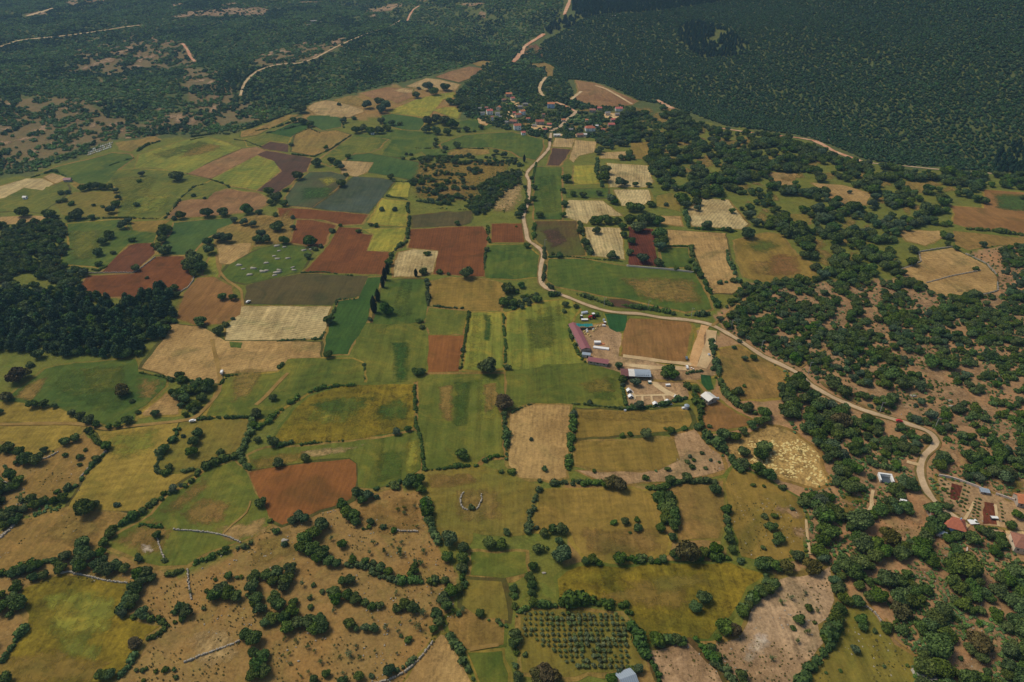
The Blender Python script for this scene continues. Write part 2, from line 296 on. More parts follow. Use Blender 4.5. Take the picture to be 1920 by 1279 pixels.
# ---------------------------------------------------------------- the fields: kind, furrow angle, description, outline on the photograph
FIELDS = '''
OT|60|olive strip beside the graveyard|220 268 262 262 290 256 300 262 270 270 245 283 225 280
GR|60|dark green field below graveyard|65 330 110 312 165 300 210 287 245 290 250 298 220 318 200 345 150 345 130 335 100 325
YG|62|ochre striped field far left|252 316 262 290 300 278 350 262 388 257 420 266 452 278 400 300 355 325 320 320 290 314
GO|40|large light green field far left|200 345 220 320 252 317 320 321 352 327 395 337 370 350 340 370 315 400 300 410 220 408 225 385 222 360 215 350
GO|40|small rounded green field|335 380 340 370 365 348 385 345 420 350 400 362 390 374 360 374
PB|60|broad pale brown field|313 410 335 378 360 374 390 374 400 362 425 355 455 360 482 362 500 372 498 385 480 395 440 400 420 403 350 407
PB|62|diagonal tan strip|352 326 400 302 455 279 482 276 497 283 440 312 395 335
YG|62|lime field beside brown strip|397 336 440 314 482 292 513 302 526 321 480 357 430 348
BR|62|long dark brown strip|482 291 499 283 585 297 575 322 562 325 545 345 518 362 482 358 528 322 515 303
BR|20|small dark brown field|487 276 507 266 540 271 540 286 495 280
GO|62|green field above brown plots|458 262 505 250 545 258 540 268 507 264 487 275 465 275
OT|65|narrow tan strip by scrub|452 247 480 240 540 216 562 215 540 225 480 254 452 258
GB|60|bright green upper strip|505 250 545 232 575 228 578 240 556 250 545 258
OT|50|tan field ringed by shrubs|546 284 555 252 582 241 600 248 630 245 657 253 620 280 587 292
DG|50|green field below cream field|575 222 582 217 620 217 640 222 640 238 605 245 582 233
TN|55|cream field with lone tree|577 202 592 193 610 189 635 192 680 206 682 210 655 220 620 219 592 215
OT|55|ochre field behind cream field|627 187 660 180 680 190 677 200 640 192
PB|55|pinkish far field|675 175 725 164 772 167 775 182 745 195 730 188 697 185
TN|55|small pale far patch|738 170 760 165 775 168 772 174 755 174
TN|55|wide cream far field|762 162 800 147 825 150 862 159 852 170 800 170 780 165
PB|50|brown farthest field|817 145 842 135 880 125 905 129 882 147 860 155 840 150
OT|50|tiny farthest field|888 119 905 114 920 116 905 125 895 123
LG|60|bright yellow field by village|727 210 780 187 820 177 852 173 852 183 830 187 820 200 802 221 775 217 735 213
LG|60|small yellow field by grove|812 207 835 202 852 201 862 212 858 223 835 215
DG|60|dark green field by yellow field|715 217 735 214 775 219 800 224 785 245 755 243 720 234
GR|60|green plain below grove|655 257 680 252 700 250 735 243 815 250 825 270 790 285 755 297 715 291 737 262 705 258
GO|60|light green tapered field|600 300 660 256 700 258 727 262 708 280 692 287 665 287 645 300 620 312 605 306
DG|20|bluish green field|655 293 692 288 750 298 785 305 790 328 770 337 690 323 701 305 652 301
TN|20|pale beige patch|640 302 700 305 688 322 668 332 640 325
GR|15|broad green field before village|826 270 870 254 900 251 960 248 1018 262 1018 278 1005 300 975 295 960 285 920 277 860 278 832 284
GR|15|narrow green field by shrubs|785 280 825 279 845 285 830 296 800 293
OT|15|thin tan field before village|837 287 870 280 915 281 917 288 860 294
GR|15|green patch under the houses|860 230 890 222 925 236 905 246 868 248
BM|50|mottled dark green field|535 370 555 342 580 323 620 322 652 330 630 355 585 390 540 386
BG|55|big slate green field|588 390 612 374 665 331 742 338 690 401 627 396
RD|80|long thin red strip|521 390 585 393 690 403 678 420 640 422 605 412 523 408
RD|0|small red field left|557 413 585 413 630 423 615 440 610 458 600 464 545 455
RD|0|big red stepped field|635 426 675 428 680 439 698 441 687 471 732 473 717 515 570 511 620 455
LG|0|lime field above yellow|692 416 717 373 765 379 762 424 715 422
LG|0|lime corner field|725 367 745 339 770 342 765 370
LG|15|yellow notched field|680 430 762 427 755 462 735 472 689 470 701 440
BK|90|dark strip above red|773 405 830 399 885 397 882 418 865 423 775 427
RD|0|biggest red central field|771 430 880 425 905 425 914 440 907 519 812 514 822 470 766 465
TS|0|striped straw field centre|740 490 748 474 775 467 822 471 812 510 780 519 738 519
RD|0|small red field by road|922 420 982 419 984 455 922 455
GR|10|green field by road bend|912 460 985 458 1012 480 1008 520 960 524 910 521
BK|85|wide dark olive field|462 536 500 525 565 513 690 518 676 555 632 562 622 573 458 571
GB|10|bright green field|690 521 715 520 710 540 695 575 690 600 665 640 652 665 605 666 612 645 612 630 634 566 672 560
GR|5|green field beside cypresses|725 524 800 524 802 575 795 603 742 608 700 607 706 570
YO|85|orange gold field|808 528 845 520 905 523 945 535 938 560 938 582 880 582 812 571
GO|5|olive field above orange plot|804 577 875 584 868 628 805 627 797 605
OR|0|narrow orange plot|803 629 870 629 860 697 802 698
YG|0|striped green strip|881 587 942 586 945 640 944 690 905 696 868 692 873 665
GO|0|big striped green field|685 609 742 611 795 608 801 640 799 700 780 717 692 717 684 680 660 662
TS|70|pale wavy straw field|452 574 622 575 612 600 607 634 530 638 422 638 427 612
TO|60|rough straw field with track|320 607 372 612 405 628 422 640 530 640 600 642 602 671 545 672 520 696 420 702 412 720 390 717 312 706 266 690 285 665 305 640
RP|50|dark red upper left field|192 510 220 480 242 461 260 456 287 457 290 475 262 500 245 512
RD|60|red field beside pine wood|147 540 165 518 250 514 295 482 345 481 350 505 360 518 358 532 337 547 305 540 250 565 225 556 200 556
RO|20|rounded terracotta field|332 597 345 550 370 521 400 520 435 537 438 555 452 565 450 590 420 607 362 609
GR|30|green field with tree clump|125 420 225 412 240 432 295 438 287 455 240 457 195 505 175 500 110 495 130 460
YO|85|orange strip by green fields|245 416 322 412 300 428 295 436 250 432
DG|35|deep green field|326 418 435 408 440 425 405 438 385 448 365 470 345 478 297 476 305 458 320 440
GO|40|green field at left edge|-30 372 0 372 45 353 100 348 125 345 130 360 107 378 75 400 30 395 -30 400
TS|40|pale plots at left edge|-30 362 0 350 50 335 80 335 100 345 80 357 45 352 10 371 -30 378
TN|40|small pale plot by shed|82 332 107 321 137 331 115 340 105 344
OL|30|olive meadow with small trees|107 385 140 362 215 360 220 395 205 406 125 402
YO|70|ochre plot behind meadow|135 345 165 337 200 332 198 345 150 355
TO|70|straw strip at left edge|-30 408 20 406 78 405 105 412 88 420 -30 421
TO|10|tan plot by boulder field|406 460 470 456 466 475 430 496 412 494
GR|30|green boulder field|415 514 430 497 465 478 490 466 525 458 570 463 585 475 565 509 500 524 460 532 425 526
OT|30|orchard ground in the middle left|407 430 480 402 520 408 550 412 542 452 480 462 475 452 405 456
YG|30|small lime corner|380 515 400 470 410 500 408 520
GR|80|wide green meadow lower left|15 745 55 715 85 692 140 681 255 673 260 697 312 707 310 725 275 760 252 772 252 788 205 800 185 792 150 780 110 762 50 752 -30 752 -30 738
TO|60|small straw triangle|267 775 312 737 338 757 334 777 270 780
YL|80|yellow field above dirt track|-30 752 50 757 107 765 147 785 145 792 -30 792
YL|80|yellow field below dirt track|-30 800 100 797 150 800 155 812 112 838 75 856 45 850 22 830 -30 827
YL|75|tall yellow lower left field|175 806 205 809 260 801 335 793 320 828 295 852 293 886 320 890 360 889 320 914 282 948 262 960 205 958 150 957 130 950 160 895 207 846 190 828
DY|60|brown slope at left edge|-30 1022 35 978 130 955 260 965 205 990 190 1020 120 1046 60 1056 -30 1082
DY|50|brown terrace left|157 818 190 845 172 868 148 897 95 932 52 920 47 900 87 878 112 845
OL|75|olive field between hedges|342 792 470 789 468 812 448 852 395 870 370 884 308 882 302 855 327 830
GO|70|wavy green field|424 707 480 704 522 698 540 674 580 672 660 673 682 682 682 717 620 721 580 735 560 748 525 768 508 789 480 783 387 780 412 730
YB|80|big mustard field|514 825 550 770 580 744 630 728 670 722 777 721 776 801 730 814 655 826 545 834
GO|5|pale green tracks field|465 855 500 841 605 834 730 819 778 808 788 822 788 880 763 900 705 917 673 914 671 870 655 859 600 861 540 871 470 881
OR|15|big orange bare field|467 886 530 876 600 867 655 861 667 870 668 900 658 935 640 945 600 956 550 976 530 984 510 974 495 950 479 917
GO|70|grey green sloping field|352 912 390 878 440 863 462 886 478 925 500 960 503 984 478 1005 420 1025 380 1040 350 1060 300 1062 250 1045 197 1020 232 995 285 965 322 925
GO|2|tall green field at centre|785 713 802 703 945 701 946 740 932 757 942 780 944 857 905 857 890 874 830 877 798 881 793 820 783 800
OL|70|brown field with stone horseshoe|797 887 890 879 960 890 1008 912 998 950 986 998 960 1002 880 992 870 1030 822 1000 815 950 800 930
YG|0|green field left of barn|950 588 1020 566 1070 561 1085 580 1066 612 1076 640 1088 672 1093 680 1020 684 1005 692 950 694 947 640
GO|80|olive field below barn|956 698 1020 687 1100 682 1152 686 1164 722 1169 765 1080 756 1000 756 958 753
TO|10|pale scrub field centre|957 775 1000 759 1068 761 1069 790 1066 860 1063 895 1030 902 975 896 955 873
YO|85|upper gold twin field|1082 767 1170 771 1210 769 1285 763 1297 790 1292 801 1225 811 1200 816 1081 821
YO|85|lower gold twin field|1079 828 1210 825 1262 826 1277 840 1267 865 1235 880 1175 884 1120 881 1079 872
SO|10|rocky pink ground|1265 816 1302 806 1322 830 1350 852 1358 880 1320 892 1245 903 1172 908 1120 900 1082 882 1140 887 1235 884 1275 862
RO|10|brown sand paddock|1180 598 1292 603 1297 620 1285 680 1164 667 1171 620
SO|10|dirt farmyard|1086 612 1130 606 1165 626 1160 668 1282 690 1305 650 1305 620 1325 615 1352 700 1285 718 1292 745 1180 768 1166 700 1100 680
GE|0|emerald round plot|1133 588 1175 592 1170 620 1157 623 1143 616
GR|80|wide green field above road|1030 486 1100 486 1175 500 1302 512 1320 545 1335 580 1285 585 1170 560 1110 551 1042 537 1027 527
BR|80|narrow earth strip by road|1142 562 1170 563 1210 575 1200 581 1150 574
DK|20|dark brown field by road|1003 415 1080 415 1085 440 1097 479 1030 480 1020 462 1004 450
GR|0|tall green strip by road|1003 313 1053 314 1053 412 1001 412
TS|0|striped straw field above trees|1059 407 1066 375 1130 377 1167 405 1110 405 1100 420
TS|0|striped straw field with tree|1096 426 1165 428 1171 487 1110 480
RK|0|dark red plot|1178 425 1225 430 1233 499 1179 497
GR|10|small square green field|1239 473 1249 465 1290 465 1299 502 1241 501
TO|10|long pale field|1251 431 1360 438 1366 470 1380 520 1392 540 1372 551 1335 550 1316 507 1298 463 1256 460
TS|30|wide straw field right|1288 396 1315 373 1365 375 1402 420 1390 430 1298 424
TO|10|tiny straw plot|1231 405 1275 406 1280 424 1241 419
TS|20|straw field below hedge|1151 356 1215 356 1220 375 1205 385 1166 386
TS|10|straw field split by line|1138 306 1215 311 1225 342 1210 351 1143 351
OL|30|olive plot among oaks|1232 367 1260 361 1275 371 1276 397 1231 387
LG|0|small lime plot by road|1076 311 1115 310 1124 344 1076 347
GR|10|small green plot with trees|1057 356 1140 353 1140 371 1063 371
TN|5|pale field below village|1041 259 1077 261 1072 277 1036 275
BR|5|dark brown field below village|1036 278 1070 281 1058 300 1048 311 1026 310
TN|5|long pale field below village|1079 263 1118 266 1115 285 1086 292 1075 305 1067 298
TN|5|small cream plot right of village|1124 287 1180 284 1178 299 1126 297
YO|5|golden plot right of village|1182 268 1220 266 1215 299 1181 298
PB|50|brown hill field above village|1079 151 1115 156 1155 173 1195 190 1185 197 1122 201 1071 186 1085 172
OT|50|brown clearing beyond village|992 121 1022 118 1040 126 1035 146 1027 145 1020 129
YO|30|gold and brown field right|1376 452 1440 438 1462 440 1490 475 1527 500 1529 521 1440 529 1396 519 1386 495
TO|30|pale square among oaks|1440 323 1493 326 1487 350 1450 351
TO|40|pale field with lone oak|1521 343 1580 348 1634 363 1622 390 1590 391 1562 377 1548 364
RO|70|brown field at right edge|1846 356 1950 364 1950 441 1815 427 1786 419 1791 402 1781 386 1845 391
DY|70|lower brown field right edge|1786 433 1950 450 1950 466 1870 460 1815 470 1791 459
TO|70|rounded tan field|1683 433 1762 433 1768 445 1735 461 1701 452
TO|70|walled straw field|1727 493 1722 475 1785 465 1810 478 1848 497 1870 521 1868 544 1830 552 1765 556 1737 540 1687 512 1692 505
OT|30|olive clearing top right|1691 341 1740 343 1742 361 1706 361
OL|30|small olive glade|1476 403 1520 403 1518 419 1481 424
DY|10|brown field between tree rows|1221 906 1330 906 1355 901 1360 985 1346 1009 1272 1014 1273 975 1270 930
YO|85|gold field beside dark copse|1012 919 1170 916 1235 921 1242 960 1232 995 1253 1010 1248 1038 1180 1053 1100 1049 1077 1020 1066 995 1040 986 1002 996 1004 960
YB|80|wide yellow green field|1062 1072 1085 1063 1185 1063 1260 1056 1370 1056 1436 1077 1400 1100 1390 1120 1370 1155 1340 1184 1328 1199 1290 1194 1220 1208 1202 1205 1184 1160 1147 1126 1050 1126 1044 1086
OL|10|olive orchard ground|976 1146 1085 1144 1165 1153 1185 1178 1198 1210 1206 1249 1145 1259 1060 1269 980 1261 976 1210
PK|10|pinkish bare plot below|1215 1220 1290 1207 1308 1223 1343 1258 1365 1310 1255 1310
PK|30|big pink bare slope|1327 1210 1385 1196 1412 1136 1442 1111 1463 1088 1480 1082 1535 1077 1556 1062 1559 1100 1563 1125 1553 1160 1535 1172 1545 1207 1503 1255 1475 1300 1410 1310 1370 1257 1347 1235
OL|20|weedy yellow slope|1580 1150 1600 1138 1630 1140 1652 1172 1677 1210 1712 1230 1712 1310 1500 1310 1562 1210
TO|20|pale wedge at bottom|826 1191 840 1196 860 1230 905 1310 735 1310 790 1231
GO|10|dark green corner plot|877 1223 942 1221 957 1310 905 1310
DY|10|orange green plot bottom|837 1160 870 1142 945 1152 944 1209 876 1219 852 1200
GO|80|green patch below horseshoe|882 1036 985 1036 990 1075 945 1084 882 1079
OL|20|olive plot left of orchard|872 1087 940 1091 950 1130 953 1163 900 1159 867 1135
YB|80|large lime field bottom left|41 1107 105 1081 125 1079 240 1096 243 1120 221 1147 231 1158 300 1174 274 1191 253 1225 224 1261 180 1310 -30 1310 9 1247 26 1215 51 1180 56 1152 43 1136
BE|30|tan field dotted with straw|1354 832 1395 823 1440 800 1460 802 1490 812 1533 850 1554 905 1530 916 1470 899 1420 871 1376 864
RO|30|red brown plot by white house|1292 724 1317 741 1342 748 1382 776 1418 790 1400 799 1331 810 1316 795 1311 760
DY|30|dry slope below road|1347 657 1385 648 1440 677 1473 700 1463 744 1382 751 1360 735 1354 700
YO|10|golden slope with bushes|1360 907 1375 877 1440 901 1500 936 1508 960 1508 1040 1440 1053 1391 1043 1377 1000 1366 950
SO|30|garden ground at lower right|1757 895 1800 905 1858 925 1950 955 1950 1000 1840 986 1790 966 1766 935
'''
# further bare ground without outline of its own: cx cy rx ry on the photograph, tone
BARE = '''
PK 190 118 18 4;205 112 12 3;225 100 7 4;240 92 7 5;262 108 7 8;290 75 5 6;300 97 9 3;275 108 15 4;255 125 12 3;315 80 9 3;348 90 3 7;360 107 3 6;233 147 6 3;222 155 4 3;362 137 3 4;375 152 12 2;395 155 8 2;405 182 7 3;400 205 9 4;365 225 13 6;335 222 12 6;330 218 20 4;185 190 9 2;195 200 6 2;130 195 8 2;120 205 8 2;110 214 4 9;145 228 4 3;175 235 8 4;215 233 14 3;85 238 10 3;70 246 12 4;50 260 18 3;10 268 12 4;10 242 10 2;20 195 8 3;60 285 14 3;140 272 5 7;505 100 7 2;530 97 12 2;600 90 12 1.6;630 80 7 4;638 74 6 2;570 80 4 3;500 103 8 3;590 106 5 3;575 113 18 1.4;530 121 18 1.5;720 17 26 4;735 11 14 3;700 30 9 2;790 2 10 2;885 9 16 3;905 28 7 5;490 22 12 5;590 4 24 1.2;400 24 40 6;345 30 18 2.5;460 22 26 6;70 26 20 2.5;140 4 14 4;180 1 18 3;430 8 12 2;330 10 10 2;215 163 5 2;260 168 5 2;300 205 6 2;190 152 4 4;205 140 6 2;100 268 8 2;160 250 6 3;225 245 10 3;245 258 8 2;60 300 10 2;175 75 8 2;160 128 8 2
RS 1008 92 8 6;998 88 6 4;1015 100 3 6;985 96 6 4
OT 1440 300 14 5;1480 335 14 5;1405 385 8 5;1340 350 12 4;1290 320 10 4;1265 300 10 4;1555 330 14 5;1650 375 10 5;1575 450 12 8;1600 480 12 7;1545 490 10 6;1720 390 10 6;1750 345 16 4;1215 230 12 3;1280 270 14 4;1340 275 10 3;1205 207 16 5;1240 222 18 7;1225 247 30 3;1200 250 12 3;1315 247 7 5;1318 262 6 3;1370 268 22 7;1395 262 12 6;1390 280 10 5;1325 302 16 9;1305 312 16 4;1250 287 9 5;1360 312 10 4;1458 289 7 4;1525 311 10 5;1535 302 10 3;1615 328 8 5;1300 330 12 3;1365 335 8 3;1395 350 14 4;1420 345 8 3;1500 330 8 4;1660 345 10 5;1430 410 10 8;1435 395 6 4;1455 372 8 4;1560 415 4 8;1592 418 13 13;1598 432 8 5;1530 458 12 12;1545 475 14 6;1515 445 8 5;1625 425 5 5;1655 448 12 3;1677 485 6 4;1700 395 6 10;1705 420 10 5;1620 455 8 3;1780 355 10 5;1640 372 4 3;1150 215 14 3;1100 208 12 3;1135 240 8 7;1085 240 14 4;1160 240 6 3;1070 232 8 2;905 235 6 3;985 233 6 3
SO 1490 555 22 8;1470 545 14 7;1545 545 24 9;1560 560 18 6;1610 548 10 6;1585 575 14 8;1575 590 10 12;1640 560 10 14;1635 590 14 8;1660 545 18 5;1730 562 22 9;1700 548 10 6;1750 578 18 6;1650 612 12 12;1645 600 10 6;1780 615 10 7;1795 600 9 4;1530 582 16 5;1575 605 16 5;1520 600 10 5;1555 615 10 5;1860 565 18 6;1885 525 16 8;1905 505 12 6;1880 545 10 5;1590 690 20 6;1540 650 8 4;1465 650 8 5;1560 672 20 5;1500 682 14 5;1650 650 12 4;1670 645 8 8;1605 700 22 7;1640 695 18 5;1560 712 22 6;1620 730 30 8;1665 745 25 7;1580 735 20 5;1720 672 26 8;1745 690 28 12;1760 715 28 10;1780 735 30 12;1815 755 34 14;1840 780 36 14;1870 800 34 9;1800 790 20 7;1750 770 30 10;1700 760 20 8;1715 735 16 8;1735 655 18 7;1850 740 10 16;1835 700 12 14;1870 655 14 10;1855 690 8 8;1790 690 16 8;1890 830 24 5;1905 775 12 10;1800 545 6 3;1700 520 8 4
SO 1590 820 10 20;1600 860 14 12;1585 790 8 12;1620 905 18 12;1640 890 8 10;1700 870 16 6;1710 885 8 8;1790 855 14 22;1785 880 12 8;1850 890 18 8;1875 920 20 10;1865 900 12 8;1900 850 14 5;1720 970 18 14;1665 995 16 8;1690 1000 20 6;1640 1050 10 6;1655 1075 8 16;1680 1100 14 14;1670 1130 8 14;1690 1200 20 9;1735 1190 10 8;1725 1160 6 10;1765 1040 16 14;1750 1085 20 16;1770 1105 14 16;1810 1045 12 20;1845 1025 14 10;1860 1100 20 9;1885 1120 8 14;1800 1165 30 16;1820 1190 24 14;1860 1180 24 14;1880 1220 26 24;1830 1250 26 20;1795 1240 16 14;1880 1260 34 16;1560 1035 5 20;1570 1055 5 16;1585 1090 4 18;1600 1110 4 12;1560 980 8 6;1600 950 22 8;1590 970 18 12;1570 1010 10 8;1480 960 20 10;1520 1000 14 18;1640 960 6 18;1625 975 5 12;1750 1000 8 10;1720 1070 12 12;1500 1000 10 12;1700 1040 10 6;1735 1130 8 8
OL 1600 935 24 9;1585 960 16 12;1690 995 26 5;1905 910 18 10;1890 930 12 8
'''
# woods and scrub: kind, spacing m, crown size range m, cover 0..1, clump size m, outline
REGIONS = '''
M 5.0 4.0 6.8 1.2 25|1000 104 1018 78 1060 56 1100 30 1180 -12 2100 -12 2100 330 1919 330 1760 314 1700 313 1620 298 1560 273 1500 254 1360 236 1262 200 1197 188 1130 157 1080 149 1060 150 1040 128
M 6.0 4.4 7.8 .80 11|-170 -12 1060 -12 1050 30 1010 70 960 118 905 114 870 124 800 143 720 161 650 178 580 193 560 207 480 236 440 246 390 250 300 254 225 261 170 285 120 303 60 322 -170 345
P 6.5 5 7.5 .97 30|1070 -12 1430 -12 1330 8 1230 22 1125 28 1095 35 1072 22
P 6.5 5 7.5 .97 30|1018 62 1040 40 1078 30 1086 34 1078 48 1050 58 1030 64
P 6.0 5 7.5 .9 30|1275 48 1310 40 1370 60 1400 85 1390 105 1320 110 1290 95 1270 70
P 6.0 5 7.5 .9 30|1865 285 1919 262 2100 262 2100 330 1919 330 1860 326
M 5.5 4 8 .80 14|905 122 985 90 1030 100 1060 140 1078 188 1185 202 1250 238 1190 262 1120 258 1030 262 950 244 890 228 862 212 850 183 880 150
O 7.8 6.0 12.5 .53 18|1120 262 1180 205 1250 205 1360 243 1480 262 1600 306 1700 322 2100 342 2100 364 1845 353 1782 385 1785 430 1680 436 1680 500 1600 545 1530 525 1500 472 1460 435 1400 430 1300 372 1225 350 1180 303 1120 292
G 4.6 3.2 7.4 .76 15|1370 560 1390 538 1440 531 1540 523 1610 540 1690 512 1740 545 1780 560 1880 552 1880 460 2100 470 2100 650 1919 650 1700 650 1640 720 1600 765 1500 688 1400 640 1345 605
G 4.0 2.4 6.5 .58 14|1700 650 2100 650 2100 860 1919 860 1765 830 1750 818 1700 793 1600 763 1560 740 1640 720
G 4.2 2.6 6.5 .8 16|1560 762 1640 785 1700 799 1742 822 1728 850 1718 885 1640 882 1600 850
O 5.8 4.8 10 .88 14|1470 702 1500 712 1570 768 1600 800 1615 850 1612 880 1640 905 1648 965 1610 1000 1560 985 1560 1050 1530 1050 1505 985 1475 945 1462 925 1500 930 1560 930 1570 895 1535 842 1490 800 1464 790 1462 745
O 6.0 4.8 9.5 .78 24|1740 850 1800 850 1919 838 2100 845 2100 960 1950 950 1860 920 1762 888
O 5.6 4.4 10.5 .74 16|1565 960 1650 960 1700 885 1730 900 1755 945 1810 988 2100 1020 2100 1330 1720 1330 1712 1225 1677 1208 1650 1168 1632 1138 1600 1136 1582 1148 1562 1205 1540 1170 1556 1160 1566 1120 1560 1060
P 6.4 6.0 9.5 .98 30|-170 580 0 560 60 550 150 545 165 552 205 562 250 566 302 528 322 548 328 600 305 640 262 668 230 672 100 668 88 658 -170 672
O 6.0 4.5 9.0 .82 16|-170 420 0 420 60 412 105 414 122 428 130 455 112 495 165 512 145 540 160 548 60 552 0 562 -170 580
O 5.6 4 9 .52 14|-170 835 25 832 45 842 92 872 52 892 50 920 90 940 60 962 28 975 -170 1010
O 6.0 4.5 9 .66 22|-170 1085 12 1085 44 1122 54 1152 22 1210 -170 1260
O 5.2 4 7.5 .75 12|314 712 342 695 385 716 405 722 402 742 370 782 337 780 341 756 312 735
G 5.5 3.0 7 .42 16|780 302 830 294 920 292 985 300 960 360 900 400 860 390 772 380 772 340
O 5.2 4 7.5 .78 14|905 345 950 322 975 322 975 345 940 365 912 400 890 408 885 385
G 4.5 3 6 .62 16|935 535 955 530 975 548 1012 552 1040 560 1010 578 955 582
G 4.6 2.6 5 .30 14|1440 905 1500 930 1510 975 1510 1040 1440 1048
G 5 2.2 4.5 .18 10|1270 830 1310 815 1355 860 1350 885 1270 890
G 4.8 2.4 4.5 .22 12|1500 1300 1562 1215 1620 1160 1700 1230 1700 1310
G 4.8 2.2 4.5 .26 12|1790 1150 1919 1190 2000 1190 2000 1300 1800 1300
'''
# open land tones for the one ground sheet: tone, outline (later ones win)
TONES = '''
OV|-200 240 2100 200 2100 1400 -200 1400
MG|-300 -40 2200 -40 2200 330 1700 318 1600 303 1500 260 1360 240 1262 205 1120 262 1030 262 950 245 850 220 850 160 720 165 560 212 440 250 225 264 60 330 -300 350
MP|125 140 140 95 250 68 345 78 360 120 300 130 220 138 150 138
MP|-60 185 60 180 150 180 200 215 260 230 300 215 350 215 400 222 390 246 300 250 230 258 130 290 60 315 -60 325
MP|340 120 400 130 445 180 400 215 350 200
MP|470 112 560 85 650 66 640 92 560 118 480 128
MP|380 205 470 190 520 200 480 232 400 240
DB|-300 1040 200 1030 340 1090 500 985 640 945 700 915 800 920 830 1040 870 1080 830 1200 740 1400 -300 1400
DB|-300 830 130 850 160 900 80 960 -300 1080
SP|1340 600 1400 540 1700 520 1900 440 2200 440 2200 1400 1700 1400 1560 1060 1440 1070 1380 900 1300 800 1340 700
DB|1060 905 1260 915 1380 1060 1180 1060 1060 1060
OV|790 300 990 300 960 400 780 400
DB|1180 1195 1340 1190 1500 1400 1180 1400
'''
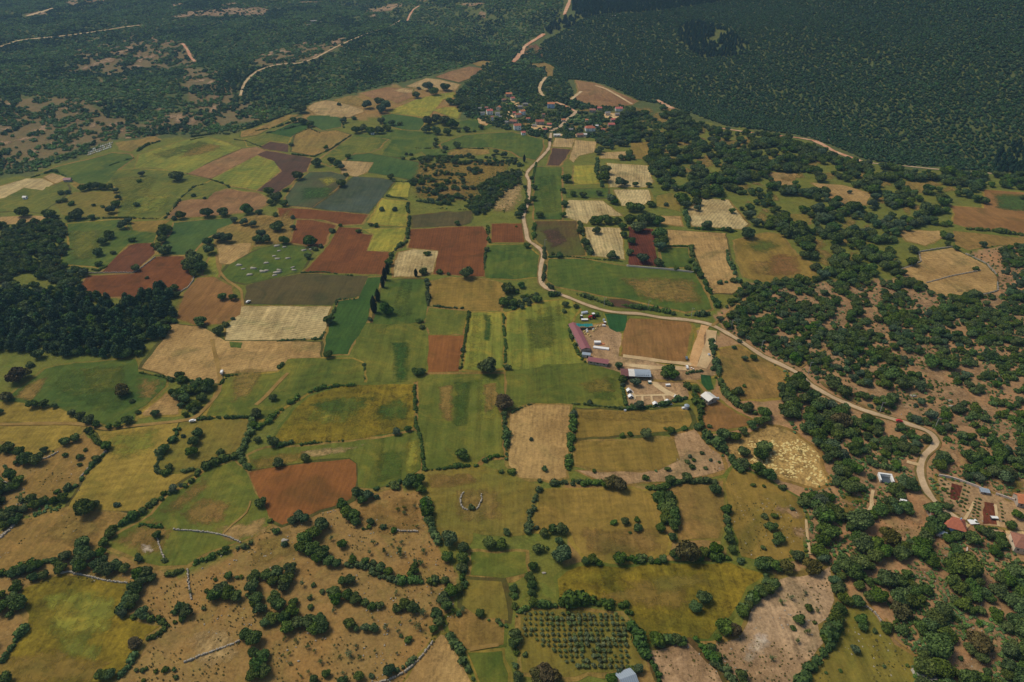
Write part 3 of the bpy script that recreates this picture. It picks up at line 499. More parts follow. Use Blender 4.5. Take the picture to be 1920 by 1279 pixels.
# hedges: width m, polyline
HEDGES = '''
5|440 249 480 236 520 222 556 208
4|360 257 400 251 430 252
3|480 246 520 238 545 230
3|60 333 100 321 130 333
3.5|500 250 545 240 575 232
3|440 262 460 264 490 276
3|575 224 578 240 600 250
3|640 225 645 240
3|395 337 420 345 430 352
3|735 340 760 342 790 338 830 338
4|770 300 830 292 870 296
4|480 803 500 795 515 780 540 760 560 745 580 735 610 727 640 723 668 724
2.4|777 722 778 760 780 800 790 825 793 860 795 882 830 880 860 874 895 874
4|945 760 947 800 950 830 950 862
3|915 862 925 855 946 858
5|1076 768 1074 800 1070 840 1066 870 1070 895 1075 903
4.5|1012 905 1040 907 1060 906 1095 905
4|1095 908 1125 906
4.5|1012 918 1002 940 992 975 987 1000
2.2|958 775 985 762 1000 757
2.2|1072 757 1110 760 1160 766 1175 768
3.5|1178 768 1210 765 1250 757 1288 746
6|1290 725 1303 738 1310 760 1313 780 1316 802
8|1308 803 1325 822 1345 838 1362 852 1378 872 1385 885
5|1335 640 1340 680 1346 700
6|1347 705 1352 722 1360 740 1385 763 1415 775
3|1290 700 1320 696 1345 693
5|1080 552 1098 557 1115 562 1145 573
5|1165 573 1190 577 1215 580 1250 586
5|1285 592 1300 592 1330 590
5|1348 577 1336 560 1325 540 1317 515
4|1308 508 1300 492 1296 465
4|1003 420 1001 435 1000 450
4|1020 465 1022 500 1018 528 1034 542
5|1087 418 1092 440 1102 458 1106 475
2.2|1028 483 1060 481 1100 485 1140 488 1168 491
5|1110 412 1130 411 1150 411 1168 416
5|1362 472 1367 492 1376 508 1387 532
4|1392 541 1440 535 1475 531
4|1292 428 1330 431 1380 434
5|1284 398 1288 410 1291 425
1.8|1240 504 1270 507 1303 512
1.8|1250 462 1275 462 1295 463
4|765 430 762 455 745 465 735 475 733 488
4|766 424 769 404 763 390 766 380
3.5|725 368 760 374 800 380 850 384
4|915 425 915 440 917 456
2.6|911 465 909 490 908 508
3.6|802 533 802 552 804 573
2.4|812 574 845 578 868 579
2.6|879 586 876 610 872 640 868 660 866 690
2.6|944 590 945 620 948 652 947 690
2.6|683 682 684 700 684 712
1.6|565 512 605 510 640 515 665 518
1.8|634 562 650 561 668 562
3|631 566 628 580 622 592
2.2|520 640 560 637 600 636 610 622
2.6|522 692 530 684 541 674
2.4|262 700 275 702 290 704 310 708
3|350 713 368 716 387 720
3|413 722 425 706 445 704
3.2|370 787 400 784 440 784 472 782
4|473 790 470 812 460 830 452 850 455 862 466 882
5.5|350 912 360 902 375 884 400 870 440 858
4.5|337 804 330 816 322 830
5|302 852 296 870 294 886 310 889
3|342 885 352 884 364 881
4.6|330 922 312 928 290 942 265 963
4.6|262 965 240 977 225 985 205 1004 190 1020
4|166 808 175 822 186 834
3|195 852 175 872 160 892 148 908 125 922 112 936 92 944 55 942
4.6|352 1066 370 1056 395 1047
4|412 1038 430 1032
4.6|433 1033 460 1026 485 1016 503 1003 522 992
4|316 1080 328 1077 342 1070
3|262 984 285 988 304 990
3.6|285 1161 305 1164 314 1174 300 1190 280 1196
3|264 1208 252 1235 240 1252 222 1272
5|10 1076 40 1066 68 1060
5|70 1058 85 1054 108 1050
5|46 1182 36 1196 22 1214 8 1238
5|245 1098 248 1114 238 1130 226 1150
4.6|650 1060 672 1063 690 1064 702 1077 722 1085 745 1088
4.6|748 1090 770 1091 790 1090
4.6|806 1091 830 1092 850 1089
3|675 990 690 993
6|798 945 803 975 812 992 820 1018
4|843 1196 858 1216 868 1236 880 1254 893 1290
4|750 1258 764 1246 775 1239
3.6|703 918 725 913 752 905
2.6|915 1165 935 1169 950 1173
7|1052 1133 1090 1131 1130 1132 1160 1136 1180 1152
4|958 1162 975 1146 1000 1136 1042 1136
5|1184 1182 1196 1206 1206 1226 1224 1244 1240 1290
4.6|1250 1201 1268 1203 1285 1199
4.6|1302 1203 1325 1222 1342 1240
4|1346 1246 1362 1262 1385 1290
4.6|1180 1051 1220 1054 1248 1051
4.6|1310 1049 1340 1048 1372 1049
4|1361 960 1363 985 1367 1002
5|1396 1060 1420 1066 1442 1068
5|1438 1082 1422 1106 1404 1132 1386 1150
4.6|1210 916 1245 918 1262 908
4|1276 905 1310 903 1340 906
6|1566 1160 1556 1188 1556 1212 1530 1245 1500 1290
5|1815 430 1860 434 1919 442 1960 448
2|338 372 365 350 385 345
3|205 311 228 303 250 297
4|258 284 276 272 300 265
2|357 263 372 260 388 257
2.2|592 293 620 280 657 255
3|548 290 565 292 590 294
2|555 252 568 246 582 240
2|780 278 800 279 825 278
2|870 278 895 279 917 280
3.4|310 409 328 388 338 375
2.6|130 411 170 410 225 409 300 411
3|1066 612 1073 640 1084 662 1097 680
2.6|1167 728 1170 745 1173 760
3|1180 1000 1182 1001
5|1233 935 1246 962 1240 990
4|866 1032 868 1060 866 1090 870 1100
3|1398 868 1420 884 1445 892
5|1640 870 1660 880 1690 884
3.2|505 822 530 836 545 832
2.4|565 834 600 830 650 826
2.2|200 500 184 508 172 506
3.4|1005 305 1000 330 999 352
3|985 350 988 372 980 400
5|1120 300 1118 325 1130 350
'''
STONEWALLS = '''
walled|1690 505 1710 499 1727 490 1722 473 1750 468 1785 463
walled|1810 476 1830 485 1850 495 1868 515
walled|1870 530 1871 545 1856 550 1840 553
inner|1737 531 1780 519 1810 513 1838 508
horseshoe|870 923 865 930 863 938 865 948 870 955 878 957
horseshoe|903 927 903 938 898 950 893 956
lime|110 1075 130 1073 160 1080 200 1090 240 1094
stub|295 1005 298 1020 303 1035 309 1050
curve|325 994 350 995 380 998 405 1001 430 1008 452 1018
short|352 1068 353 1085 355 1102 359 1125
low|345 1243 372 1232 400 1222 425 1212 450 1203
edge|30 981 20 993 0 1010 -20 1020
lane|690 1285 730 1275 757 1262 775 1248 792 1230 812 1203
slope|1600 1137 1610 1135 1625 1138 1645 1155 1655 1172
garden|1812 1030 1810 1050 1809 1066
concrete|1760 893 1780 897 1800 903 1825 912 1845 920
concrete|1866 928 1890 936 1912 944
red|1175 499 1178 500 1210 503 1250 506 1300 512
brown|150 897 165 880 182 862 200 846
terrace|45 850 60 858 75 862 92 858 110 848
rows|740 995 760 997 785 997
gap|1135 1240 1136 1241
bend|338 548 352 540 362 527 365 516
patch|160 513 200 512 250 512 262 505 292 482
'''
TREES = '''
o 565 203 22 o 690 196 19 o 712 190 18 o 724 198 22 o 716 205 18 s 636 196 9 o 780 178 15 o 803 162 20 o 814 171 18 o 835 163 18 s 785 166 8 o 645 225 13 o 552 225 13 o 567 227 16 o 583 232 14 s 664 222 11 o 668 243 18 o 682 240 16 o 696 245 17 o 712 244 18 o 726 240 16 o 715 226 14 o 735 230 14 s 750 233 11 o 802 226 20 o 818 222 20 o 834 226 22 o 848 232 22 o 800 242 18 o 818 245 18 o 838 247 16 o 845 190 16 o 860 193 18 o 872 200 16 o 818 262 10 o 816 271 11 s 835 278 12 o 857 272 15 s 832 284 10 o 875 242 13 s 860 246 9 s 889 246 7 o 902 238 11 s 547 272 10 o 612 276 9 o 595 305 19 o 622 300 14 o 634 306 16 o 640 313 14 o 653 293 11 s 762 289 8 s 771 290 8 s 755 297 9 o 798 298 14 s 808 294 9 o 835 298 14 o 852 301 15 o 930 284 12 o 945 290 14
o 559 329 20 o 640 343 18 s 649 328 10 o 505 358 20 o 519 369 22 s 537 356 13 o 509 379 14 b 533 381 15 s 487 399 13 s 517 403 12 o 521 424 24 o 490 438 20 o 500 448 18 o 484 448 18 l 533 450 19 o 550 426 11 s 549 408 10 o 582 451 27 s 591 467 12 b 578 480 14 s 602 462 11 s 623 433 13 s 638 423 8 s 673 434 11 o 733 331 12 s 705 423 11 s 695 422 9 s 716 393 12 s 740 393 12 b 857 418 11 s 801 476 14 s 794 511 18 s 824 510 13 s 841 514 8 o 875 512 26 s 800 526 11 l 726 580 27 o 618 599 22 s 694 599 10 s 786 602 14 s 791 614 12 o 952 541 24 o 944 566 20 b 913 467 10 o 957 560 14
c 727 504 9 c 722 516 9 c 718 530 9 c 709 554 11 c 702 574 12 c 780 511 7 c 983 298 5
d 729 492 16 o 1030 262 8
o 332 329 26 o 266 326 12 s 262 340 10 s 257 384 14 o 44 397 24 s 115 362 13 s 128 361 12 s 122 376 12 s 135 382 14 s 112 378 12 o 157 352 16 o 168 349 17 o 181 348 17 o 194 350 15 o 207 350 14 o 217 357 12 o 222 370 12 o 218 382 16 o 209 393 19 o 147 402 24 o 130 409 13 o 173 407 13 o 95 402 24 s 105 407 16 s 176 385 8 s 193 388 8 o 233 421 20 o 241 414 14 o 207 440 19 o 195 452 18 o 186 472 19 s 213 474 12 s 186 496 14 s 249 450 15 l 256 502 16 s 276 521 8 o 311 428 24 o 304 438 18 o 306 448 18 s 295 463 18 s 311 471 24 o 389 397 26 o 420 398 20 o 465 392 23 o 340 403 19 s 327 410 12 s 363 367 10 s 384 372 7 o 441 412 14 o 459 416 16 o 475 420 15 d 412 445 22 d 427 447 22 o 391 452 20 o 392 468 22 o 366 486 36 o 358 496 30 o 378 500 26 l 364 512 15 o 328 540 16 o 332 552 14 o 376 601 25 b 418 556 17 l 438 557 16 o 411 620 20 s 424 609 15 s 437 598 9 s 318 601 18 s 328 603 12
d 35 704 34 d 48 700 26 o 74 664 22 s 58 684 16 d 232 731 28 d 64 757 20 o 84 757 19 b 103 761 12 d 136 774 15 o 152 780 18 o 168 787 20 o 182 795 14 o 240 787 20 o 222 797 14 o 206 800 12 s 259 774 11 o 293 775 16 o 338 703 18 s 322 712 12 s 344 818 10 o 372 812 20 o 366 826 22 o 360 847 22 s 413 848 16 o 318 876 14 s 312 887 18 o 310 840 20 b 123 852 12 o 124 828 19 o 143 821 18 o 84 844 15 s 167 808 15 d 200 836 20 o 151 857 13 s 161 844 9 d 181 860 14 s 172 870 11 s 150 872 9 o 163 953 38 o 175 948 24 b 220 945 14 o 308 924 12 d 327 916 17 s 340 910 10 s 303 934 9 o 16 838 26 o 38 846 20 l 22 892 26 o 38 900 20 l 42 936 14 o 62 934 24 o 84 938 18 o 102 938 16 o 120 932 18 s 128 915 18 s 108 922 12 l 20 968 22 b 30 912 18 o 0 772 14 d 14 744 24 s 248 753 11
b 616 664 18 b 513 745 16 o 482 775 20 o 477 797 16 d 484 824 14 d 783 698 17 d 790 696 16 d 778 695 13 o 915 687 34 s 952 690 14 d 945 752 34 o 946 776 13 o 946 791 10 o 866 851 25 s 868 657 11 s 866 668 8 s 862 690 7 o 745 809 16 o 765 804 13 o 514 828 24 o 524 834 12 o 523 868 20 o 573 858 17 o 490 943 21 o 562 968 22 o 570 972 22 o 550 975 18 o 642 944 20 o 650 958 22 o 664 965 24 l 768 902 26 l 782 902 28 o 790 918 18 o 800 944 22 o 802 960 24 o 804 975 18 s 884 952 13 s 910 863 12 s 960 885 16 s 940 885 10 o 672 924 22 o 690 928 20 o 680 938 18 s 706 932 12 s 740 910 22
o 1075 775 14 d 1160 685 15 l 1167 711 17 s 1167 722 11 o 1190 717 20 o 1254 694 26 o 1262 702 22 o 1246 702 18 o 1198 760 19 s 1186 762 11 s 1106 755 12 s 996 824 9 s 1021 880 13 s 1167 817 12 s 1181 814 11 o 1211 813 22 o 1258 807 16 s 1247 804 8 s 1283 803 13 d 1146 903 28 d 1160 908 30 d 1136 908 18 s 1114 884 9 s 1252 880 12 s 1288 866 11 s 1293 856 9 s 1300 863 9 s 1297 876 13 s 1316 850 9 s 1332 863 8 s 1348 867 7 s 1322 878 9 s 1210 897 14 o 1256 900 20 o 1270 904 14 o 1287 895 20 s 1312 900 14 d 1384 733 18 d 1376 737 16 s 1395 724 8 o 1401 763 22 o 1432 772 28 o 1355 815 26 o 1377 818 22 o 1392 808 18 o 1408 796 20 o 1422 790 20 o 1436 786 18 o 1393 846 22 o 1432 838 30 o 1424 852 28 o 1391 868 24 o 1420 880 28 o 1440 890 26 o 1340 916 26 o 1253 930 24 o 1255 950 34 o 1262 966 26 o 1362 955 20 s 1412 910 10 s 1432 912 8 s 1330 800 10
o 14 967 26 o 30 976 20 o 10 985 18 o 158 1018 28 o 156 1034 28 o 170 1042 24 o 148 1050 22 o 124 1043 24 o 116 1064 24 o 152 1062 26 o 178 1058 18 o 193 1055 24 o 205 1066 26 o 218 1060 24 o 186 1070 18 o 236 1066 20 o 262 1076 28 o 275 1074 26 o 285 1084 18 o 268 1088 22 o 190 1036 20 o 196 1018 18 o 208 1000 20 o 212 990 14 d 296 1003 17 s 309 1051 12 o 262 1048 14 s 258 1042 10 s 103 1055 12 o 60 1066 18 o 42 1070 20 o 26 1076 18 o 74 1058 18 o 65 1082 18 o 84 1078 18 o 34 1095 16 o 30 1104 20 o 28 1122 24 l 4 1115 16 l 6 1136 28 s 20 1152 16 o 256 1104 26 o 252 1122 24 o 244 1136 18 o 232 1150 18 o 268 1150 26 o 252 1154 14 d 255 1205 24 o 340 1137 19 o 352 1147 24 s 342 1160 16 s 328 1148 14 o 430 1080 16 o 418 1104 30 o 430 1112 28 o 404 1116 26 o 445 1118 22 s 445 1083 9 s 453 1082 9 s 404 1087 8 s 465 1116 10 o 478 1080 24 o 476 1100 26 o 482 1122 28 s 382 1141 9 s 328 1167 8 o 462 1190 24 o 478 1196 32 l 485 1245 34 o 478 1262 30 o 494 1230 26 o 498 1258 26 o 476 1224 20 o 193 1265 24 o 208 1264 22 o 12 1275 30 s 256 1257 9 s 267 1258 10 s 275 1254 8 s 293 1259 9 o 310 1255 14 s 327 1256 9 s 330 1270 10 s 269 1277 9 s 412 1036 11 o 424 1031 14 s 388 1109 10 a 359 1110 9 o 300 1166 10
o 572 1008 28 o 590 1000 28 o 604 984 28 o 584 1028 30 o 566 1024 26 o 604 1036 28 o 618 1052 22 o 632 1056 18 o 596 1046 22 l 642 1020 19 a 621 1012 12 b 534 1019 14 s 507 977 11 s 518 997 15 o 540 972 0.1 o 654 967 22 o 668 978 18 o 696 978 14 s 692 988 10 l 719 987 13 s 738 995 14 o 500 1078 22 o 520 1073 24 o 512 1090 20 o 538 1086 26 o 545 1066 24 o 534 1098 24 o 516 1122 24 o 524 1134 26 o 488 1142 24 o 480 1130 22 o 552 1130 18 o 548 1146 24 o 534 1158 24 o 512 1158 24 o 498 1168 18 o 540 1176 28 o 560 1168 26 o 578 1164 26 o 600 1162 24 o 606 1176 26 o 590 1178 24 a 568 1093 14 s 588 1097 10 o 643 1088 18 o 656 1087 20 o 626 1110 24 o 630 1124 22 l 652 1115 22 l 668 1122 22 s 684 1130 18 s 697 1138 18 s 712 1136 16 s 604 1110 11 a 586 1120 10 s 581 1122 10 s 582 1139 12 o 760 1132 24 o 774 1140 24 s 744 1142 18 a 795 1148 16 o 846 1108 26 o 832 1122 24 o 860 1104 20 o 838 1136 22 o 818 1152 24 o 822 1166 20 o 814 1180 16 a 786 1176 17 s 766 1200 16 s 752 1193 8 a 746 1185 10 o 656 1170 22 l 668 1178 14 l 685 1178 18 l 701 1178 18 a 724 1180 16 o 662 1050 16 o 686 1052 16 s 700 1056 14 a 660 1042 10 o 714 1064 20 o 729 1072 18 o 776 1070 18 o 778 1058 12 s 770 1080 16 s 786 1086 14 o 816 1086 16 o 836 1088 16 b 845 1010 30 o 839 1044 22 o 870 1026 22 o 868 1046 24 o 866 1064 20 s 872 1095 12 a 700 1017 12 a 720 1034 14 a 693 1034 12 a 751 1034 18 a 752 1018 10 a 794 1032 12 a 789 1056 16 a 777 1052 10 a 805 1018 7 a 850 1146 12 a 868 1146 12 s 860 1152 12 o 900 1150 17 s 933 1164 10 o 918 1018 24 o 940 1020 22 s 950 998 16 s 960 1115 12 l 772 1108 0.1 b 730 1258 25 o 674 1268 20 s 697 1268 12 a 644 1262 10 o 612 1264 16 o 590 1274 18 o 644 1278 20 a 602 1240 12 a 575 1215 12 a 556 1200 10 a 535 1198 10 a 657 1228 16 a 676 1234 10 a 638 1231 8 a 589 1221 7 a 544 1226 8 a 533 1230 8 a 743 1226 8 a 704 1220 8 a 667 1211 9 a 626 1212 8 a 546 1244 8 a 580 1260 9 a 565 1268 8 a 743 1113 10 a 810 1106 8 a 806 1132 7 a 768 1167 9 a 750 1168 7 a 700 1160 8 a 740 1012 8 a 734 1022 8 a 745 955 9 a 758 953 9 a 779 950 8 a 757 962 9 a 781 988 8 a 626 1147 9 a 628 1140 7
o 1038 992 20 o 1052 992 24 o 1020 999 18 s 1006 990 10 o 1048 1014 16 b 1055 1042 38 s 1010 1030 22 s 1026 1028 8 s 1151 980 14 o 1172 977 16 s 1194 975 12 s 1195 991 18 o 1248 968 26 o 1262 982 24 o 1238 990 18 o 1261 1007 16 l 1110 1048 20 o 1098 1052 16 o 1122 1055 14 o 1162 1048 26 s 1202 1047 22 s 1220 1051 14 o 1243 1048 16 o 1264 1040 22 d 1288 1036 44 o 1318 1036 22 l 1340 1028 28 s 1330 1040 16 d 1366 1010 20 b 1372 1030 16 o 1363 978 14 s 1388 1052 16 o 1425 1058 28 o 1440 1054 22 o 1318 1120 28 o 1303 1138 24 o 1358 1176 34 d 1374 1182 28 o 1345 1196 16 o 1230 1200 28 o 1238 1208 16 o 1268 1198 22 o 1278 1204 18 o 1425 1108 24 o 1412 1120 24 o 1440 1106 22 o 1392 1146 24 o 1402 1134 18 d 1022 1263 40 d 1008 1266 30 d 1038 1268 28 s 985 1228 11 d 1000 1062 18 o 992 1082 20 o 998 1096 20 o 996 1112 16 o 1000 1130 20 o 963 1104 16 o 964 1116 14 o 966 1192 26 o 964 1206 22 o 968 1222 14 o 966 1246 14 o 970 1268 20 o 1146 1272 22 o 1162 1264 22 o 1182 1258 20 o 1196 1256 20 o 1388 1268 26 o 1332 1216 20 o 1344 1230 16 s 1348 1246 16 s 1433 969 15 s 1431 1028 10 s 1436 987 12 a 1358 1232 9 o 965 1135 14
o 1446 988 20 o 1460 1008 22 o 1454 1016 16 o 1494 1042 24 s 1484 1036 10 d 1452 1062 24 d 1474 1062 28 d 1520 1062 32 o 1542 1048 22 o 1450 1094 22 a 1467 1130 14 a 1482 1122 12 a 1510 1112 9 o 1516 1140 15 a 1533 1146 9 o 1498 1162 21 s 1486 1178 12 a 1513 1186 13 a 1495 1200 13 a 1449 1235 13 s 1527 1168 8 o 1552 1184 30 o 1548 1198 22 o 1566 1160 28 o 1572 1142 24 o 1580 1122 24 o 1568 1106 24 o 1562 1090 22 o 1566 1068 20 o 1576 1080 18 o 1572 1096 20 o 1588 1128 20 o 1614 1162 22 o 1616 1176 18 s 1640 1184 11 o 1601 1218 18 s 1657 1250 8 s 1575 1258 8 s 1548 1262 7 s 1700 1248 8 d 1832 1205 44 d 1846 1214 26 d 1818 1216 24 o 1838 1232 26 s 1792 1162 14 s 1802 1176 12 s 1836 1170 12 l 1900 1212 24 o 1908 1228 20 s 1850 1260 16 o 1848 1274 18 s 1800 1235 10 s 1485 955 9 s 1452 968 14
o 1118 432 17 o 1147 478 18 s 1158 483 8 o 1049 478 13 s 1036 476 8 o 1203 484 24 b 1184 451 17 o 1197 424 28 o 1205 411 26 o 1218 408 28 o 1232 414 22 l 1234 436 26 l 1238 452 26 o 1236 462 22 o 1234 492 19 s 1268 504 12 s 1290 505 14 s 1297 478 12 s 1295 490 12 o 1305 505 16 o 1312 515 14 o 1075 363 12 o 1093 365 14 o 1062 334 20 o 1055 357 12 o 1058 382 15 o 1056 402 12 o 1123 362 12 o 1132 331 24 o 1133 318 22 o 1161 341 22 o 1174 343 12 o 1191 345 12 o 1216 346 13 o 1145 372 20 o 1152 378 14 o 1183 388 22 o 1198 389 20 s 1220 384 18 s 1249 384 11 o 1279 372 26 o 1284 384 20 o 1306 378 19 o 1307 390 14 s 1355 374 8 o 1372 395 13 o 1325 422 20 o 1416 417 20 o 1402 437 26 s 1350 530 12 s 1361 529 7 s 1374 526 14 s 1366 432 14 o 1122 414 18 o 1140 413 18 o 1155 413 16 o 1168 424 16 o 1170 440 14 o 1180 473 14 o 1110 416 12 o 1087 432 14 o 1097 454 18 o 1102 466 14 o 1180 410 22 o 1060 570 14 s 1058 584 10 s 1080 575 12 s 1118 590 12 o 978 535 14 s 960 565 18 s 992 565 12 s 1008 562 18 s 976 572 14 s 1035 552 16 s 1046 551 12 o 990 378 14 o 980 390 18 o 972 402 16 o 1012 402 16 o 1003 352 10 o 1000 372 12 o 984 350 8 o 988 460 13 s 968 425 5 s 976 398 10 s 997 334 10 s 1262 588 10 o 1349 598 14 s 1360 608 14
o 1592 360 9 o 1810 362 20 o 1822 352 18 o 1830 372 18 o 1845 376 16 o 1836 352 12 o 1795 362 14 o 1782 340 0.1 o 1916 370 10 o 1792 465 12 s 1830 504 13 o 1842 458 14 s 1455 525 14 o 1710 467 18 o 1708 490 20 o 1676 510 16 o 1768 440 16 o 1780 444 16 o 1776 456 12 s 1500 525 22 s 1484 530 16 o 1330 0.1 0.1 o 1905 345 0.1 s 1825 505 0.1
o 1395 672 12 o 1412 670 14 s 1376 652 10 s 1386 640 10 d 1497 707 24 o 1533 665 12 o 1549 682 12 o 1580 733 26 o 1558 715 30 o 1620 742 18 o 1660 752 26 s 1648 766 16 o 1742 678 28 o 1778 682 28 o 1810 680 18 o 1670 700 30 o 1690 718 28 o 1722 722 24 o 1660 720 22
o 1775 950 16 s 1768 918 10 o 1770 932 0.1 o 1905 965 20 o 1893 985 20 o 1835 992 18 o 1850 1000 24 o 1872 1006 22 o 1795 1000 20 o 1748 985 34 o 1736 998 24
'''
POLES = [(1019, 466, 9), (1130, 578, 9), (1213, 584, 9), (1294, 598, 9), (1369, 621, 9), (1426, 660, 9), (1514, 706, 11), (1649, 779, 9), (1752, 811, 10)]
OBJ_NOTE = None
HAZE = 0.00007; EXPO = 0.06
# ---------------------------------------------------------------- ground sheet
FIELD = []
for ln in FIELDS.strip().splitlines():
    t, a, d, p = ln.split('|'); FIELD.append((t, float(a), d, pairs(p)))
assert len({f[2] for f in FIELD}) == len(FIELD)
TONE = {'OV': (104, 106, 54), 'MG': (86, 92, 60), 'DB': (140, 112, 76), 'SP': (154, 120, 98), 'MP': (112, 98, 76)}

def ground():
    ang = np.concatenate([np.radians(np.arange(-52, 52.01, .26)), np.radians(np.arange(54, 307, 4.0))])
    rad = [20.0]
    while rad[-1] < 9000:
        r = rad[-1]; rad.append(r+max(5.0, r*.0125) if r > 150 else r+22)
    rad = np.array(rad); na, nr = len(ang), len(rad)
    A, R = np.meshgrid(ang, rad)
    X = (np.sin(A)*R).ravel(); Y = (np.cos(A)*R).ravel(); Z = H(X, Y)
    px, py, d = proj(X, Y, Z)
    col = np.tile(np.array(s2l(TONE['DB'])), (len(X), 1))
    far = (Y > 0) & (d > 1500); col[far] = s2l(TONE['MG'])
    jx = px+(vnoise(X/25, Y/25)-.5)*26; jy = py+(vnoise(X/25+50, Y/25+9)-.5)*16
    for ln in TONES.strip().splitlines():
        t, p = ln.split('|'); m = inpoly(jx, jy, pairs(p)); col[m] = s2l(TONE[t])
    V = np.stack([X, Y, Z], 1)
    V = np.vstack([V, [[0, 0, float(H(0, 0))]]]); col = np.vstack([col, [s2l(TONE['DB'])]])
    i = np.arange(nr-1)[:, None]*na; j = np.arange(na)[None, :]; j2 = (j+1) % na
    F = np.stack([(i+j), (i+j2), (i+na+j2), (i+na+j)], -1).reshape(-1, 4)[:, ::-1]
    # centre fan as degenerate-free quads is not possible: use triangles appended through from_pydata
    Fl = F.tolist()+[(k, (k+1) % na, len(V)-1) for k in range(na)]
    o = mesh('ground', V, Fl, [], smooth=True)
    at = o.data.color_attributes.new('tone', 'FLOAT_COLOR', 'POINT')
    buf = np.ones((len(V), 4), np.float32); buf[:, :3] = col*K*np.array([1.04, 1.02, .68]); at.data.foreach_set('color', buf.ravel())
    a = N('open_ground', .95, .05)
    at = a.n('ShaderNodeAttribute'); at.attribute_name = 'tone'
    c = at.outputs['Color']
    c2 = a.mix(1.0, c, (1.14, 1.02, .94, 1), 'MULTIPLY')
    c3 = a.mix(1.0, c, (.78, .96, .78, 1), 'MULTIPLY')
    c = a.mix(a.ramp(a.noise(.02, 5, .65, .8), .42, .62), c, c2)
    c = a.mix(a.ramp(a.noise(.05, 5, .7, 1.2), .48, .66, 0, .6), c, c3)
    f = a.math('ADD', a.ramp(a.noise(.6, 5, .8), .3, .7, .68, 1.32), a.ramp(a.noise(.1, 5, .75, .8), .3, .7, -.24, .24))
    v = a.n('ShaderNodeCombineXYZ')
    for q in range(3): a.l(f, v.inputs[q])
    c = a.mix(1.0, c, v.outputs[0], 'MULTIPLY')
    st = a.ramp(a.noise(.55, 2, .9), .70, .74)
    c = a.mix(a.math('MULTIPLY', st, .4), c, alb((186, 168, 140)))
    a.bump(a.noise(.6, 4, .75), .35)
    o.data.materials.append(a.out(c))
    tag(o, kind='structure')
ground()

_off = [0.06]; _cnt = 0
def sheet(name, poly_w, mat, jitter=1.0, step=7.0, inner=16.0, kind='structure', soft=False, lvl=None):
    """a patch of ground laid on the land, outline in world xy"""
    global _cnt
    _cnt += 1; lv = lvl if lvl is not None else (.28 if soft else .17); lv += (_cnt % 23)*.0028
    p = [np.array(q[:2], float) for q in poly_w]; out = []
    for i in range(len(p)):
        a, b = p[i], p[(i+1) % len(p)]; L = np.linalg.norm(b-a); n = max(1, int(L/step)); n = min(n, 60)
        nn = np.array([-(b-a)[1], (b-a)[0]])/max(L, 1e-6)
        for k in range(n):
            q = a+(b-a)*k/n
            j = (vnoise(q[0]/9, q[1]/9)-.5)*2*jitter
            out.append(q+nn*j*(1 if k else .4))
    out = np.array(out); lo = out.min(0); hi = out.max(0)
    if soft: inner = max(3.0, min(inner, min(hi-lo)/5))
    inner = max(inner, math.sqrt(max(1, (hi[0]-lo[0])*(hi[1]-lo[1])/1500)))
    gx, gy = np.meshgrid(np.arange(lo[0], hi[0], inner), np.arange(lo[1], hi[1], inner))
    gx = gx.ravel()+.37; gy = gy.ravel()+.21
    m = inpoly(gx, gy, out)
    pts = [Vector(q) for q in out]+[Vector((x, y)) for x, y in zip(gx[m], gy[m])]
    n = len(out)
    v, e, f, *_ = delaunay_2d_cdt(pts, [(i, (i+1) % n) for i in range(n)], [], 1, 1e-4)
    if not f: return None
    V = np.array([[q.x, q.y] for q in v]); Z = H(V[:, 0], V[:, 1])+lv+np.maximum(0, V[:, 1]-900)*.0005
    V = np.column_stack([V, Z])
    f = [t if ((V[t[1]]-V[t[0]])[0]*(V[t[2]]-V[t[0]])[1]-(V[t[1]]-V[t[0]])[1]*(V[t[2]]-V[t[0]])[0]) > 0 else t[::-1] for t in [tuple(t) for t in f]]
    o = mesh(name, V, f, mat, smooth=True); tag(o, kind=kind)
    if soft:
        q = np.vstack([out, (out+np.roll(out, -1, 0))/2]); dd = np.hypot(V[:, None, 0]-q[None, :, 0], V[:, None, 1]-q[None, :, 1]).min(1)
        at = o.data.attributes.new('edge', 'FLOAT', 'POINT'); at.data.foreach_set('value', np.clip(dd/(inner*1.1), 0, 1).astype(np.float32))
    return o
FNAME = {'RD': 'ploughed_field', 'RP': 'ploughed_field', 'RK': 'ploughed_field', 'BR': 'ploughed_field', 'OR': 'bare_field', 'RO': 'bare_field', 'PK': 'bare_slope', 'PB': 'fallow_field', 'TN': 'stubble_field', 'TS': 'stubble_field', 'TO': 'stubble_field', 'YL': 'barley_field', 'YO': 'barley_field', 'YB': 'meadow', 'YG': 'crop_field', 'LG': 'crop_field', 'GR': 'crop_field', 'GO': 'pasture', 'GB': 'crop_field', 'GE': 'vegetable_plot', 'DG': 'crop_field', 'BG': 'crop_field', 'BM': 'crop_field', 'BK': 'crop_field', 'DK': 'crop_field', 'OL': 'meadow', 'OT': 'dry_meadow', 'DY': 'dry_meadow', 'SO': 'bare_ground', 'BE': 'stubble_field'}
MARG = ('OT', 'DY', 'OL', 'YL', 'GO', 'OT', 'DK')
